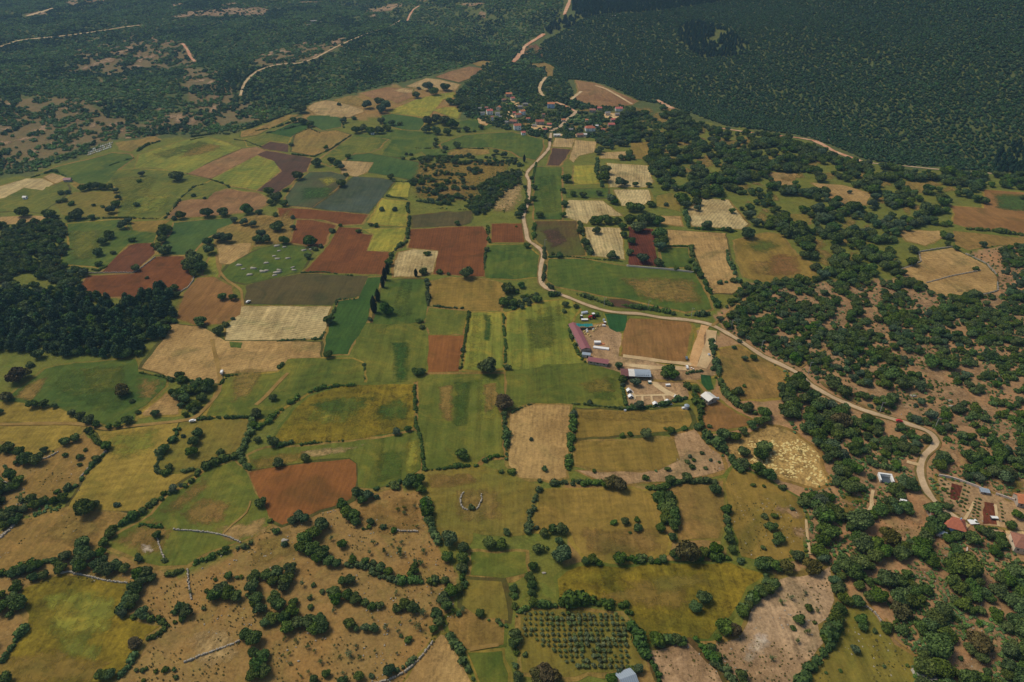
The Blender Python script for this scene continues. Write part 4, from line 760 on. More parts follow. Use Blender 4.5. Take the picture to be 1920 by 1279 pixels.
for mi, (t, a, d, p) in enumerate(FIELD):
    w, dep = PM(p); c = w[:, :2]; n_ = len(c); ar = sum(c[i][0]*c[(i+1) % n_][1]-c[(i+1) % n_][0]*c[i][1] for i in range(n_)); o_ = []
    for i in range(n_):
        e1 = c[i]-c[i-1]; e2 = c[(i+1) % n_]-c[i]; e1 = e1/max(np.linalg.norm(e1), 1e-6); e2 = e2/max(np.linalg.norm(e2), 1e-6); nr = np.array([e1[1]+e2[1], -e1[0]-e2[0]]); nr = nr/max(np.linalg.norm(nr), .35)*(1 if ar > 0 else -1)
        o_.append(c[i]+nr*(1.6+2.4*vnoise(c[i][0]/30, c[i][1]/30)))
    sheet('grass_margin', o_, fmat(MARG[mi % 7], 20), jitter=2.0, step=max(5, float(np.mean(dep))/110), inner=16, lvl=.06)
for t, a, d, p in FIELD:
    w, dep = PM(p)
    far = float(np.mean(dep))
    sheet(FNAME[t], w, fmat(t, a), jitter=1.2, step=max(5, far/110), inner=16)
# strips of another tone inside fields (mown swathes, crop strips)
STRIPS = '''
GB|0|730 640 770 640 768 717 738 717
GO|60|275 290 310 300 400 270 380 262
YO|60|330 300 385 290 430 274 395 268 350 280
GR|5|750 525 775 528 772 565 780 590 745 600 735 575 742 545
YG|0|885 590 905 590 900 690 875 690
GB|0|905 590 925 590 920 640 906 640
GR|5|702 845 758 845 755 900 702 908
LG|5|758 828 786 822 786 880 762 898
GR|5|1005 330 1035 326 1045 330 1050 400 1015 402
YG|80|560 790 600 745 680 738 700 760 640 800
GR|80|700 760 770 735 772 790 700 795
GR|80|120 690 235 685 250 740 215 790 140 760 80 725
GO|60|90 1130 200 1120 215 1180 150 1220 90 1200
YG|60|110 1190 200 1205 180 1250 105 1235
GR|2|850 715 885 715 880 800 850 800
OT|2|905 720 935 718 935 760 905 790
DG|20|600 350 640 345 620 372 560 378 560 350
OT|70|430 690 500 690 480 740 430 760
GO|20|980 600 1040 590 1050 650 990 660
OL|30|1080 720 1140 700 1160 740 1100 740
RO|30|1440 470 1500 480 1510 518 1430 522
DY|30|1400 490 1460 485 1450 520 1405 515
YG|80|150 1110 225 1120 215 1170 110 1160
YB|80|1100 1090 1160 1080 1200 1110 1120 1120
OL|80|1220 1080 1330 1070 1340 1100 1230 1120
DY|70|330 960 380 930 440 940 420 985 350 990
YO|80|465 860 520 848 600 838 560 868 480 884
TN|80|560 846 700 830 650 850 580 860
OT|80|250 700 312 712 285 770 255 745
OT|80|20 748 60 715 95 700 80 735 60 752
OT|80|1150 518 1305 522 1325 575 1200 562
GO|80|1385 458 1440 443 1470 465 1420 482
GO|80|1855 360 1950 365 1950 400 1870 395
YG|0|1000 578 1065 568 1065 605 1010 605
OT|0|820 725 852 722 850 790 825 790
YG|0|888 705 942 705 938 790 888 790
YO|80|1090 1090 1300 1080 1290 1150 1150 1142
LG|60|70 1108 190 1100 232 1130 215 1200 90 1200
YO|60|-20 1235 120 1215 215 1240 160 1290 -20 1290
YG|80|180 812 310 800 290 850 215 870
DY|80|1080 988 1235 990 1240 1042 1100 1045
GR|80|560 760 640 740 720 740 640 790
OT|70|60 1000 140 970 220 975 140 1030
DY|70|640 950 780 925 800 1000 700 1010
OT|40|480 1010 540 990 560 1040 460 1080
TN|30|330 1190 430 1170 460 1230 380 1260
PK|30|1600 1060 1640 1050 1650 1120 1610 1100
GO|30|200 330 300 330 280 380 230 400
YG|30|240 370 330 360 310 400 235 405
GO|10|120 430 200 430 180 490 130 490
YO|10|1085 770 1290 770 1280 795 1090 790
DY|70|200 1018 290 966 335 990 300 1050 250 1040
TO|70|400 990 500 968 500 1002 430 1022
DY|60|290 960 350 915 390 885 400 910 330 975
OT|70|840 915 940 910 950 980 860 985
DY|70|800 890 880 885 900 905 810 920
GR|70|1100 720 1155 700 1160 755 1110 750
BR|10|1012 430 1050 425 1070 455 1030 470
DG|20|1855 365 1950 368 1950 400 1865 395
LG|30|590 335 625 330 640 340 610 352
GO|60|140 690 240 682 250 740 160 745
YO|30|780 306 900 298 960 300 955 332 905 347 900 374 830 380 775 372 768 342
OT|30|800 345 890 340 880 365 800 368
TN|20|915 388 930 362 955 342 972 322 984 340 982 375 965 398 925 400
OT|20|560 375 520 405 440 410 480 440 545 430
'''
for ln in STRIPS.strip().splitlines():
    t, a, p = ln.split('|'); w, dep = PM(pairs(p)); sheet('crop_patch', w, fmat(t, float(a), True), jitter=1.5, step=8, inner=9, soft=True)
def ellipse_patch(cx, cy, rx, ry, seed):
    n = 13; r = random.Random(seed); out = []
    ph = [r.random()*6.28 for _ in range(3)]
    for i in range(n):
        a = 2*math.pi*i/n
        k = 1+.22*math.sin(2*a+ph[0])+.16*math.sin(3*a+ph[1])+.1*math.sin(5*a+ph[2])
        dx = rx*k*math.cos(a); tilt = -.22 if (cy < 340 and cx < 960) else (.16 if cx > 1150 else 0)
        out.append((cx+dx, cy+ry*k*math.sin(a)+tilt*dx*min(1, ry/rx*2.5)))
    return out
BAREP = []
for ln in BARE.strip().splitlines():
    t, rest = ln.split(' ', 1)
    for q in rest.split(';'):
        cx, cy, rx, ry = nums(q)
        pl = ellipse_patch(cx, cy, rx*1.3, ry*1.4, cx*7+cy); BAREP.append(pl)
        w, dep = PM(pl); sheet('bare_ground', w, fmat(t, 30, True), jitter=1.5, step=max(4, float(dep[0])/100), inner=7, soft=True)
# ---------------------------------------------------------------- roads and tracks
ROADW = []
def road(name, px, width, mat, lift=0.0, seg=5.0, wob=.4, world=None):
    pts = PM(pairs(px))[0][:, :2] if world is None else np.array(world, float)[:, :2]
    # smooth the line
    P0 = [pts[0]]
    for i in range(len(pts)-1):
        a = pts[max(i-1, 0)]; b = pts[i]; c = pts[i+1]; d = pts[min(i+2, len(pts)-1)]
        n = max(2, int(np.linalg.norm(c-b)/seg)); n = min(n, 80)
        for k in range(1, n+1):
            t = k/n
            P0.append(.5*((2*b)+(-a+c)*t+(2*a-5*b+4*c-d)*t*t+(-a+3*b-3*c+d)*t**3))
    P0 = np.array(P0); T = np.gradient(P0, axis=0); T /= np.maximum(np.linalg.norm(T, axis=1, keepdims=True), 1e-6)
    Nn = np.stack([-T[:, 1], T[:, 0]], 1); V = []; n = len(P0)
    wd = width*(1+.5*(fbm(P0[:, 0]/9+3, P0[:, 1]/9)-.5)*2*wob*2)
    lanes = (-.5, -.17, .17, .5)
    _off[0] += .0014
    off = .34+_off[0]+lift*.3
    for q in lanes:
        XY = P0+Nn*(wd*q)[:, None]
        V.append(np.column_stack([XY, H(XY[:, 0], XY[:, 1])+off+np.maximum(0, XY[:, 1]-900)*.0006]))
    V = np.vstack(V); F = []
    for l in range(3):
        for i in range(n-1): F.append((l*n+i, (l+1)*n+i, (l+1)*n+i+1, l*n+i+1)[::-1])
    o = mesh(name, V, F, mat, smooth=True); tag(o, kind='structure'); ROADW.append((P0, width)); return P0
def dirtmat(name, c1, c2, sp=.16):
    a = N(name, .95, .05)
    c = a.mix(a.ramp(a.noise(.06, 4, .6, .5), .38, .62), alb(c1), alb(c2))
    f = a.math('ADD', a.ramp(a.noise(1.2, 4, .75), .3, .7, 1-sp, 1+sp), a.ramp(a.noise(.25, 3), .3, .7, -.1, .1))
    v = a.n('ShaderNodeCombineXYZ')
    for q in range(3): a.l(f, v.inputs[q])
    a.bump(a.noise(1.1, 3), .12)
    return a.out(a.mix(1.0, c, v.outputs[0], 'MULTIPLY'))
M_ROAD = dirtmat('pale_gravel_road', (192, 166, 148), (172, 146, 128))
M_TRACK = dirtmat('dirt_track', (150, 122, 78), (132, 106, 64))
M_PINKR = dirtmat('pink_earth_road', (186, 126, 106), (202, 164, 144))
M_SAND = dirtmat('sandy_earth', (200, 158, 122), (184, 142, 106), .2)
M_VERGE = dirtmat('road_verge', (128, 104, 68), (98, 92, 54))
M_PALE = dirtmat('pale_worn_earth', (202, 176, 150), (182, 152, 124))
MAIN = '1033 250 1031 265 1028 280 1005 305 988 325 992 340 992 355 990 380 983 398 982 412 986 432 990 450 1003 460 1015 470 1018 482 1014 500 1013 518 1018 535 1035 546 1065 558 1100 572 1135 583 1165 587 1200 589 1240 596 1275 599 1300 602 1325 607 1345 615 1385 638 1430 668 1460 682 1490 697 1505 708 1520 722 1560 745 1590 758 1620 770 1670 785 1710 798 1735 807 1748 816 1755 828 1748 840 1735 852 1728 866 1725 885 1730 905 1740 925 1760 948 1785 968 1812 985'
road('road_verge', MAIN, 6.4, M_VERGE, -.05)
road('gravel_road', MAIN, 3.9, M_ROAD)
road('gravel_road', '1838 994 1870 1002 1900 1010 1960 1022', 6, M_ROAD, .01)
DT = '-60 792 0 796 60 795 145 795 175 801 205 805 240 800 280 796 320 792 350 788 366 783 380 771 395 755 410 735 413 718 411 695 405 670 400 650 398 637'
road('dirt_track', DT, 3.2, M_TRACK, .02)
road('dirt_track', '456 575 454 560 452 545 440 535 425 525 413 510 408 495 406 478', 2.6, M_TRACK, .03)
for s, w, m in (('1070 -10 1066 8 1058 28', 9, M_PINKR), ('1020 64 1000 77 986 86', 14, M_PINKR), ('986 86 980 96 972 106 962 117', 10, M_PINKR), ('1024 145 1014 158 1012 170 1019 181', 6, M_PALE),
                ('1042 192 1055 197 1068 203 1078 209', 6, M_PINKR), ('1082 208 1072 218 1062 225 1050 238 1033 246', 6, M_ROAD), ('1116 161 1135 167 1155 178 1185 196', 5, M_PALE), ('1071 187 1082 178 1090 172', 6, M_PALE),
                ('1232 188 1250 198 1262 204', 8, M_PINKR), ('1352 241 1400 248 1440 253 1490 258 1526 264', 5, M_PINKR), ('1526 264 1545 273 1562 283 1590 294 1614 303', 8, M_PINKR), ('1614 303 1650 308 1700 312 1760 318 1850 325 1960 334', 4, M_ROAD),
                ('-60 98 0 88 40 76 100 70 180 60 230 52 262 48', 6, M_PALE), ('50 31 75 24 100 16', 10, M_PALE), ('451 180 455 165 464 150 485 133 520 122 560 119 590 110 605 102 640 84 700 60', 5, M_PALE), ('764 40 769 28 776 18 786 12', 7, M_PINKR), ('700 60 735 48 764 40', 3, M_PALE),
                ('342 82 352 95 358 108 366 116', 6, M_PINKR), ('1505 258 1560 262', .5, M_ROAD),
                ('1322 611 1314 630 1310 650 1302 672 1300 688', 7, M_SAND), ('1334 620 1332 645 1325 670 1315 690', 9, M_PALE), ('1168 668 1200 672 1240 678 1280 682 1318 686', 4.5, M_PALE), ('1172 684 1220 690 1262 690 1300 694', 5, M_PALE),
                ('1190 707 1215 712 1230 722 1250 736 1278 748', 4.5, M_PALE), ('1222 714 1262 716 1300 715 1312 722 1324 736', 3, M_TRACK), ('1192 743 1220 742 1262 741', 2.0, M_PALE), ('1204 742 1205 760', 1.6, M_PALE), ('1221 742 1223 756', 1.6, M_PALE), ('1243 742 1250 757', 1.6, M_PALE), ('1182 736 1190 742 1188 750', 1.8, M_PALE),
                ('1335 612 1350 600 1380 575 1400 560', 3, M_TRACK), ('1700 866 1712 870 1724 872', 3, M_PALE), ('1637 920 1634 935 1634 950 1627 962', 2.2, M_PALE), ('1511 975 1513 1000 1518 1040', 1.5, M_PALE), ('1500 690 1520 675 1545 655', 2, M_TRACK), ('1530 732 1505 760 1500 780', .6, M_TRACK),
                ('1540 716 1552 728 1600 752 1632 768', 2.6, M_VERGE), ('1826 942 1816 962 1808 975', 1.6, M_PALE), ('1866 946 1868 965 1872 988', 1.4, M_PALE),
                ('1660 1160 1672 1180 1680 1200 1700 1215', 1.6, M_TRACK), ('418 1002 435 985 462 962 470 940', 1.2, M_TRACK), ('540 700 520 720 500 742 480 760', 3, M_TRACK), ('880 1218 905 1214 935 1210', 2, M_TRACK)):
    road('gravel_road' if w > 4 else 'footpath', s, w, m, .03+.004*(int(w*7) % 5), seg=7)
# village yard, tilled beds
for t, a, s in (('PV', 0, '948 195 957 195 958 205 958 213 964 219 958 226 951 225 947 214 949 205'), ('PV', 0, '895 222 905 218 920 228 912 236 898 232'), ('PV', 0, '1015 236 1040 240 1040 246 1010 244'), ('PV', 0, '1130 212 1160 214 1160 222 1135 222'), ('PV', 0, '958 190 975 192 974 200 960 199'), ('PV', 0, '990 232 1035 238 1034 244 1000 243'), ('PV', 10, '1040 252 1060 251 1060 257 1042 257'), ('PV', 10, '1078 252 1100 253 1098 258 1080 257'),
                ('RK', 12, '1784 906 1804 912 1800 925 1795 940 1782 936'), ('RK', 20, '1845 941 1866 945 1869 970 1870 985 1842 983 1842 958'), ('PV', 0, '1782 966 1800 975 1820 986 1812 994 1795 985 1778 974'), ('PV', 0, '1884 995 1900 996 1950 1000 1950 1014 1905 1010 1886 1003'),
                ('WX', 30, '1410 1185 1440 1180 1455 1200 1430 1235 1405 1245 1385 1235 1398 1210'), ('WX', 0, '262 1020 285 1021 290 1035 272 1040 262 1032'), ('GE', 0, '1314 703 1332 705 1338 730 1326 732 1315 718'), ('GR', 0, '430 641 455 643 452 654 432 652')):
    w, dep = PM(pairs(s)); sx = t == 'WX'; t = 'WS' if sx else t; sheet('bare_ground' if t in ('PV', 'WS') else 'garden_bed', w, fmat(t, a, sx), jitter=.8, step=4, inner=10, soft=sx, lvl=.31)
# ---------------------------------------------------------------- foliage prototypes (crown radius 1)
def cubesphere(n=2):
    V = []; F = []
    for ax in range(3):
        for sg in (-1, 1):
            base = len(V)
            for i in range(n+1):
                for j in range(n+1):
                    p = [0, 0, 0]; p[ax] = sg; p[(ax+1) % 3] = (2*i/n-1)*sg; p[(ax+2) % 3] = 2*j/n-1
                    l = math.sqrt(sum(q*q for q in p)); V.append([q/l for q in p])
            for i in range(n):
                for j in range(n):
                    a = base+i*(n+1)+j; F.append((a, a+n+1, a+n+2, a+1))
    return np.array(V), np.array(F)
CS2 = cubesphere(2); CS3 = cubesphere(3)
def leaves(pos, nrm, size, rng):
    n = len(pos); r = rng.normal(size=(n, 3)); u = np.cross(nrm, r); u /= np.linalg.norm(u, axis=1, keepdims=True)+1e-9
    v = np.cross(nrm, u); s = (size*rng.uniform(.6, 1.35, n))[:, None]; q = rng.uniform(.55, 1.0, n)[:, None]
    V = np.stack([pos-u*s-v*s*q, pos+u*s-v*s*q*.8, pos+u*s*.85+v*s*q, pos-u*s*.9+v*s*q], 1).reshape(-1, 3)
    return V, np.arange(4*n).reshape(-1, 4)
def cat(parts):
    V = []; F = []; o = 0
    for v, f in parts: V.append(v); F.append(f+o); o += len(v)
    return np.vstack(V), np.vstack(F)
def crown_geo(seed, lobes=11, nleaf=1300, leaf=.085, flatz=.72, core=.88, cs=CS3, cz=.74):
    r = np.random.default_rng(seed); C = []
    for i in range(lobes):
        a = i*2.4+r.random(); rad = math.sqrt((i+.4)/lobes)*.60
        z = r.uniform(-.42, .5)*(1-rad*.45)
        C.append((rad*math.cos(a)*r.uniform(.8, 1.15), rad*math.sin(a)*r.uniform(.8, 1.15), z*flatz, r.uniform(.36, .54)))
    C = np.array(C); parts = []
    for c in C:
        v = cs[0].copy(); k = 1+.14*np.sin(v[:, 0]*5+c[0]*9)*np.cos(v[:, 1]*4+c[1]*7+v[:, 2]*3)
        v = v*k[:, None]*c[3]*core; v[:, 2] *= .85
        parts.append((v+c[:3]+[0, 0, cz], cs[1]))
    L = r.integers(0, lobes, nleaf*2); d = r.normal(size=(nleaf*2, 3)); d[:, 2] = np.abs(d[:, 2])*.9-.35*r.random(nleaf*2)
    d /= np.linalg.norm(d, axis=1, keepdims=True)
    p = C[L, :3]+d*(C[L, 3]*r.uniform(.88, 1.16, nleaf*2))[:, None]*[1, 1, .85]
    dist = np.linalg.norm(p[:, None, :]-C[None, :, :3], axis=2)/C[None, :, 3]
    keep = (dist < .82).sum(1) == 0
    p = p[keep][:nleaf]; d = d[keep][:nleaf]
    nn = d*.8+r.normal(size=d.shape)*.5; nn /= np.linalg.norm(nn, axis=1, keepdims=True)
    parts.append(leaves(p+[0, 0, cz], nn, leaf, r))
    return cat(parts)
def sparse_geo(seed, n=260):
    r = np.random.default_rng(seed); C = r.normal(size=(9, 3))*[.42, .42, .26]+[0, 0, 1.15]
    L = r.integers(0, 9, n); p = C[L]+r.normal(size=(n, 3))*.2; nn = r.normal(size=(n, 3)); nn /= np.linalg.norm(nn, axis=1, keepdims=True)
    return leaves(p, nn, .085, r)
def column_geo(seed, h=5.2, n=700):
    r = np.random.default_rng(seed); parts = []
    for i in range(9):
        z = .5+i*(h-.7)/8; w = .98*math.sin(math.pi*min(1, (z+.5)/(h+.35)))**.7
        v = CS2[0]*[w*.85, w*.85, .62]+[r.normal()*.06, r.normal()*.06, z]; parts.append((v, CS2[1]))
    z = r.uniform(.1, h, n); w = np.sin(np.pi*np.minimum(1, (z+.5)/(h+.35)))**.7; a = r.uniform(0, 6.28, n)
    d = np.stack([np.cos(a), np.sin(a), np.full(n, .3)], 1); p = np.stack([np.cos(a)*w, np.sin(a)*w, z], 1)
    nn = d+r.normal(size=(n, 3))*.4; nn /= np.linalg.norm(nn, axis=1, keepdims=True)
    parts.append(leaves(p, nn, .13, r)); return cat(parts)
def pine_geo(seed, n=900, h=2.15):
    r = np.random.default_rng(seed); parts = []; C = []
    for i in range(13):
        t = i/12; z = .45+t*(h-.6); rad = (1-t)**.55*.8
        for k in range(1 if t > .8 else 2):
            a = i*2.2+k*3.1+r.random(); C.append((math.cos(a)*rad*.6, math.sin(a)*rad*.6, z+r.normal()*.05, .3+.2*(1-t)))
    C = np.array(C)
    for c in C:
        v = CS2[0]*[c[3], c[3], c[3]*.62]*.85+c[:3]; parts.append((v, CS2[1]))
    L = r.integers(0, len(C), n); d = r.normal(size=(n, 3)); d[:, 2] = np.abs(d[:, 2])*.7-.15; d /= np.linalg.norm(d, axis=1, keepdims=True)
    p = C[L, :3]+d*C[L, 3:4]*[1.15, 1.15, .8]; nn = d*.6+r.normal(size=d.shape)*.6; nn /= np.linalg.norm(nn, axis=1, keepdims=True)
    parts.append(leaves(p, nn, .085, r)); return cat(parts)
def me_from(name, geo, mat):
    o = mesh(name, geo[0], geo[1], mat); me = o.data; bpy.data.objects.remove(o); return me
def trunk_me(name, h, r, limbs=4, seed=0, spread=.4, top=.5):
    rr = random.Random(seed); b = MB(); b.cyl((0, 0, -.05), (0, 0, h), r, r*.7)
    for i in range(limbs):
        a = i*6.28/limbs+rr.random(); b.cyl((0, 0, h*.9), (math.cos(a)*spread, math.sin(a)*spread, h+top*rr.uniform(.7, 1.1)), r*.6, r*.22, 6)
    o = b.build(name, M_BARK); me = o.data; bpy.data.objects.remove(o); return me
CROWN = {
 'o': [me_from('crown', crown_geo(s, 11+s % 3, 1300, .08, .72+.1*(s % 2)), M_OAK) for s in (1, 2, 3, 4, 5)],
 'd': [me_from('crown', crown_geo(s, 11, 1400, .08, .8, core=.8), M_RED) for s in (11, 12)],
 'l': [me_from('crown', crown_geo(s, 10, 1200, .085, .85), M_LIM) for s in (13, 14)],
 'b': [me_from('crown', crown_geo(s, 9, 1100, .08, .7), M_BLU) for s in (15, 16)],
 's': [me_from('shrub', crown_geo(s, 7, 420, .12, .7, cs=CS2, cz=.42), M_BUSH) for s in (21, 22, 23)],
 'sb': [me_from('shrub', crown_geo(s, 7, 420, .12, .7, cs=CS2, cz=.42), M_BLU) for s in (24,)],
 'a': [me_from('crown', sparse_geo(s), M_OLV if s % 2 else M_LIM) for s in (31, 32, 33)],
 'c': [me_from('crown', column_geo(s), M_CYP) for s in (41, 42)],
 'p': [me_from('crown', pine_geo(s), M_PINE) for s in (51, 52, 53)],
 'v': [me_from('crown', crown_geo(s, 5, 160, .17, .7, cs=CS2, cz=.75), M_OLV) for s in (61, 62)],
}
TRUNK = {'o': trunk_me('trunk', .45, .075, 5), 'a': trunk_me('trunk', .55, .06, 5, 3, .5, .6), 'c': trunk_me('trunk', .5, .12, 0), 'p': trunk_me('trunk', .9, .06, 2), 'v': trunk_me('trunk', .35, .09, 3)}
# ---------------------------------------------------------------- gather every plant
PL = []       # kind, x, y, z, radius m, px, py, width px
tk = TREES.split(); ex = []
for i in range(0, len(tk)-3, 4):
    k, x, y, w = tk[i], float(tk[i+1]), float(tk[i+2]), float(tk[i+3])
    if w > 2: ex.append((k, x, y, w))
xy = np.array([(e[1], e[2]) for e in ex]); w = np.array([e[3] for e in ex])
dep = np.arctan((639.5-xy[:, 1])/FPX); down = PITCH-dep
sh = np.array([.78 if e[0] != 'c' else 2.3 for e in ex])*np.array([.5 if e[0] in 's' else 1 for e in ex])
gp, gd = PM(np.column_stack([xy[:, 0], xy[:, 1]+sh*w/2*np.cos(down)]))
for e, g, d in zip(ex, gp, gd): PL.append([e[0], g[0], g[1], g[2], e[3]*d/FPX/2*1.02, e[1], e[2], e[3]])
EXP = np.array([(p[1], p[2], p[4]) for p in PL])
fieldpolys = [f[3] for f in FIELD]
road_pts = np.vstack([np.column_stack([r[0], np.full(len(r[0]), r[1])]) for r in ROADW])
def clear_mask(X, Y, px, py, rad):
    ok = np.ones(X.shape, bool)
    for p in fieldpolys: ok &= ~inpoly(px, py, p)
    bare = np.zeros(X.shape, bool)
    for p in BAREP: bare |= inpoly(px, py, p)
    ok &= ~(bare & (fbm(X/7, Y/7) < .60))
    for hx, hy, hw in HPX: ok &= ~((np.abs(px-hx) < hw*.75+1.5) & (py > hy-5) & (py < hy+6))
    # keep off the roads and away from the trees placed one by one
    for i in range(0, len(X), 4000):
        s = slice(i, i+4000)
        dd = np.hypot(X[s, None]-road_pts[None, :, 0], Y[s, None]-road_pts[None, :, 1])-road_pts[None, :, 2]*.5
        ok[s] &= dd.min(1) > rad[s]*.75
        de = np.hypot(X[s, None]-EXP[None, :, 0], Y[s, None]-EXP[None, :, 1])-EXP[None, :, 2]*.8
        ok[s] &= de.min(1) > rad[s]*.35
    return ok
HPX = [(954, 181, 11), (961, 188, 7), (918, 214, 11), (905, 215, 8), (935, 206, 7), (933, 216, 8), (923, 226, 5), (979, 215, 10), (971, 219, 12), (964, 215, 5), (963, 231, 13), (970, 243, 13), (981, 253, 7), (1012, 233, 15), (1019, 221, 5), (1033, 202, 13), (1106, 245, 18), (1087, 256, 12), (1160, 208, 13), (1139, 216, 9), (1149, 228, 8), (1146, 237, 12), (1111, 210, 11), (1124, 206, 8), (1157, 217, 8), (1044, 256, 12), (985, 198, 9), (975, 203, 8), (945, 190, 7), (1002, 238, 8), (1030, 236, 8), (1100, 228, 5)]
OPEN = [pairs(q) for q in ('125 140 140 95 250 68 345 78 360 120 300 130 220 138 150 138', '-60 185 60 180 150 180 200 215 260 230 300 215 350 215 400 222 390 246 300 250 230 258 130 290 60 315 -60 325', '340 120 400 130 445 180 400 215 350 200', '470 112 560 85 650 66 640 92 560 118 480 128', '380 205 470 190 520 200 480 232 400 240', '650 32 780 5 900 0 930 34 880 38 800 15 700 38')]
MAQ = {'left': [], 'right': []}
allpoly_after = [pairs(l.split('|')[1]) for l in REGIONS.strip().splitlines()]
for ri, ln in enumerate(REGIONS.strip().splitlines()):
    head, p = ln.split('|'); poly = allpoly_after[ri]; h = head.split(); k = h[0]; sp, r0, r1, cov, cl = map(float, h[1:])
    W, dd = PM([(min(max(a, -200), 2100), max(b, -14)) for a, b in poly]); 
    x0, y0 = W[:, 0].min(), W[:, 1].min(); x1, y1 = min(W[:, 0].max(), 3600), min(W[:, 1].max()*(1.5 if k == 'M' else 1), 6500); x0 = max(x0, -3200)
    rg = np.random.default_rng(100+ri)
    gx, gy = np.meshgrid(np.arange(x0, x1, sp), np.arange(y0, y1, sp)); gx = gx.ravel(); gy = gy.ravel()
    gx = gx+rg.uniform(-.42, .42, gx.size)*sp; gy = gy+rg.uniform(-.42, .42, gy.size)*sp
    gz = H(gx, gy); px, py, d = proj(gx, gy, gz)
    m = inpoly(px, py, poly)
    gx, gy, gz, px, py, d = (q[m] for q in (gx, gy, gz, px, py, d))
    nz = fbm(gx/cl+ri*5, gy/cl*1.5); nz = (nz-.5)*1.9+.5
    if k == 'M' and ri == 1:
        op = np.zeros(gx.size, bool)
        for q in OPEN: op |= inpoly(px+(vnoise(gx/30, gy/30)-.5)*30, py+(vnoise(gx/30+7, gy/30)-.5)*14, q)
        nz = np.where(op, (fbm(gx/13, gy/22)-.5)*1.9+.5+.26, nz)
    m = (nz < cov) & (rg.random(gx.size) < .97)
    gx, gy, gz, px, py, d, nz = (q[m] for q in (gx, gy, gz, px, py, d, nz))
    rad = rg.uniform(r0, r1, gx.size)/2*np.where(rg.random(gx.size) < .08, 1.35, 1)*1.05
    m = clear_mask(gx, gy, px, py, rad)
    if k == 'M' and ri < 2:
        for j in (2, 3, 4, 5): m &= ~inpoly(px, py, allpoly_after[j])
    gx, gy, gz, px, py, d, rad = (q[m] for q in (gx, gy, gz, px, py, d, rad))
    if k == 'M' or (k == 'P' and ri < 6):
        key = 'M%d' % ri; MAQ.setdefault(key, []); MAQ[key] = np.column_stack([gx, gy, gz, rad])
    else:
        for i in range(len(gx)):
            r = rad[i]; t = rg.random()
            kk = {'O': 'o', 'P': 'p'}.get(k) or 's'
            if kk == 'o': kk = 'd' if t < .015 else 'l' if t < .08 else 'b' if t < .14 else 'o'
            if kk == 'p' and t < .3: kk = 'o'
            if kk == 's' and r > 3.1: kk = 'o'
            if kk == 's' and t < .08: kk = 'b'
            PL.append([kk, gx[i], gy[i], gz[i], r, px[i], py[i], r*2*FPX/d[i]])
# ---------------------------------------------------------------- wording
ORD = ['first', 'second', 'third', 'fourth', 'fifth', 'sixth', 'seventh', 'eighth', 'ninth', 'tenth', 'eleventh', 'twelfth', 'thirteenth', 'fourteenth', 'fifteenth', 'sixteenth', 'seventeenth', 'eighteenth', 'nineteenth']
TEN = ['', '', 'twenty', 'thirty', 'forty', 'fifty', 'sixty', 'seventy', 'eighty', 'ninety']
def ordn(i):
    if i < 19: return ORD[i]
    n = i+1; t, u = divmod(n, 10)
    if n >= 100: return '%dth' % n
    if u == 0: return {2: 'twentieth', 3: 'thirtieth', 4: 'fortieth', 5: 'fiftieth', 6: 'sixtieth', 7: 'seventieth', 8: 'eightieth', 9: 'ninetieth'}[t]
    return TEN[t]+'-'+ORD[u-1]
_A = []; _B = []; _I = []
for fi, f in enumerate(FIELD):
    q = np.array(f[3]); _A.append(q); _B.append(np.roll(q, -1, 0)-q); _I += [fi]*len(q)
_A = np.vstack(_A); _B = np.vstack(_B); _I = np.array(_I); _L = np.maximum((_B**2).sum(1), 1e-6)
def relation(px, py):
    tt = np.clip(((px-_A[:, 0])*_B[:, 0]+(py-_A[:, 1])*_B[:, 1])/_L, 0, 1)
    dist = np.hypot(_A[:, 0]+_B[:, 0]*tt-px, (_A[:, 1]+_B[:, 1]*tt-py)*1.4)
    near = [_I[k] for k in np.argsort(dist)[:60]]
    X, Y = np.array([px]), np.array([py])
    for fi in dict.fromkeys(near):
        if inpoly(X, Y, FIELD[fi][3])[0] and dist[_I == fi].min() > 6: return 'inside', FIELD[fi][2]
    fi = near[0]; q = np.array(FIELD[fi][3]); m = q.mean(0); dx = (px-m[0])/max(8, np.ptp(q[:, 0])); dy = (py-m[1])/max(8, np.ptp(q[:, 1]))
    if abs(dx) > abs(dy): return ('right of' if dx > 0 else 'left of'), FIELD[fi][2]
    return ('in front of' if dy > 0 else 'behind'), FIELD[fi][2]
WORDS = []     # (object, px, adjective, noun, relation, place, category, group)
def want(o, px, py, adj, noun, cat_, group):
    r, d = relation(px, py); WORDS.append((o, px, adj, noun, r, d, cat_, group))
def write_labels():
    G = {}
    for w in WORDS: G.setdefault((w[2], w[3], w[4], w[5]), []).append(w)
    for k, L in G.items():
        L.sort(key=lambda w: w[1])
        for i, w in enumerate(L):
            adj, noun, r, d = k
            if len(L) == 1: s = f'lone {adj} {noun} {r} the {d}'
            elif len(L) == 2: s = f'{("left","right")[i]}-hand {adj} {noun} {r} the {d}'
            else: s = f'{adj} {noun}, {ordn(i)} from left {r} the {d}'
            if len(s.split()) > 16: s = s.replace(' the ', ' ')
            tag(w[0], s, w[6], w[7])
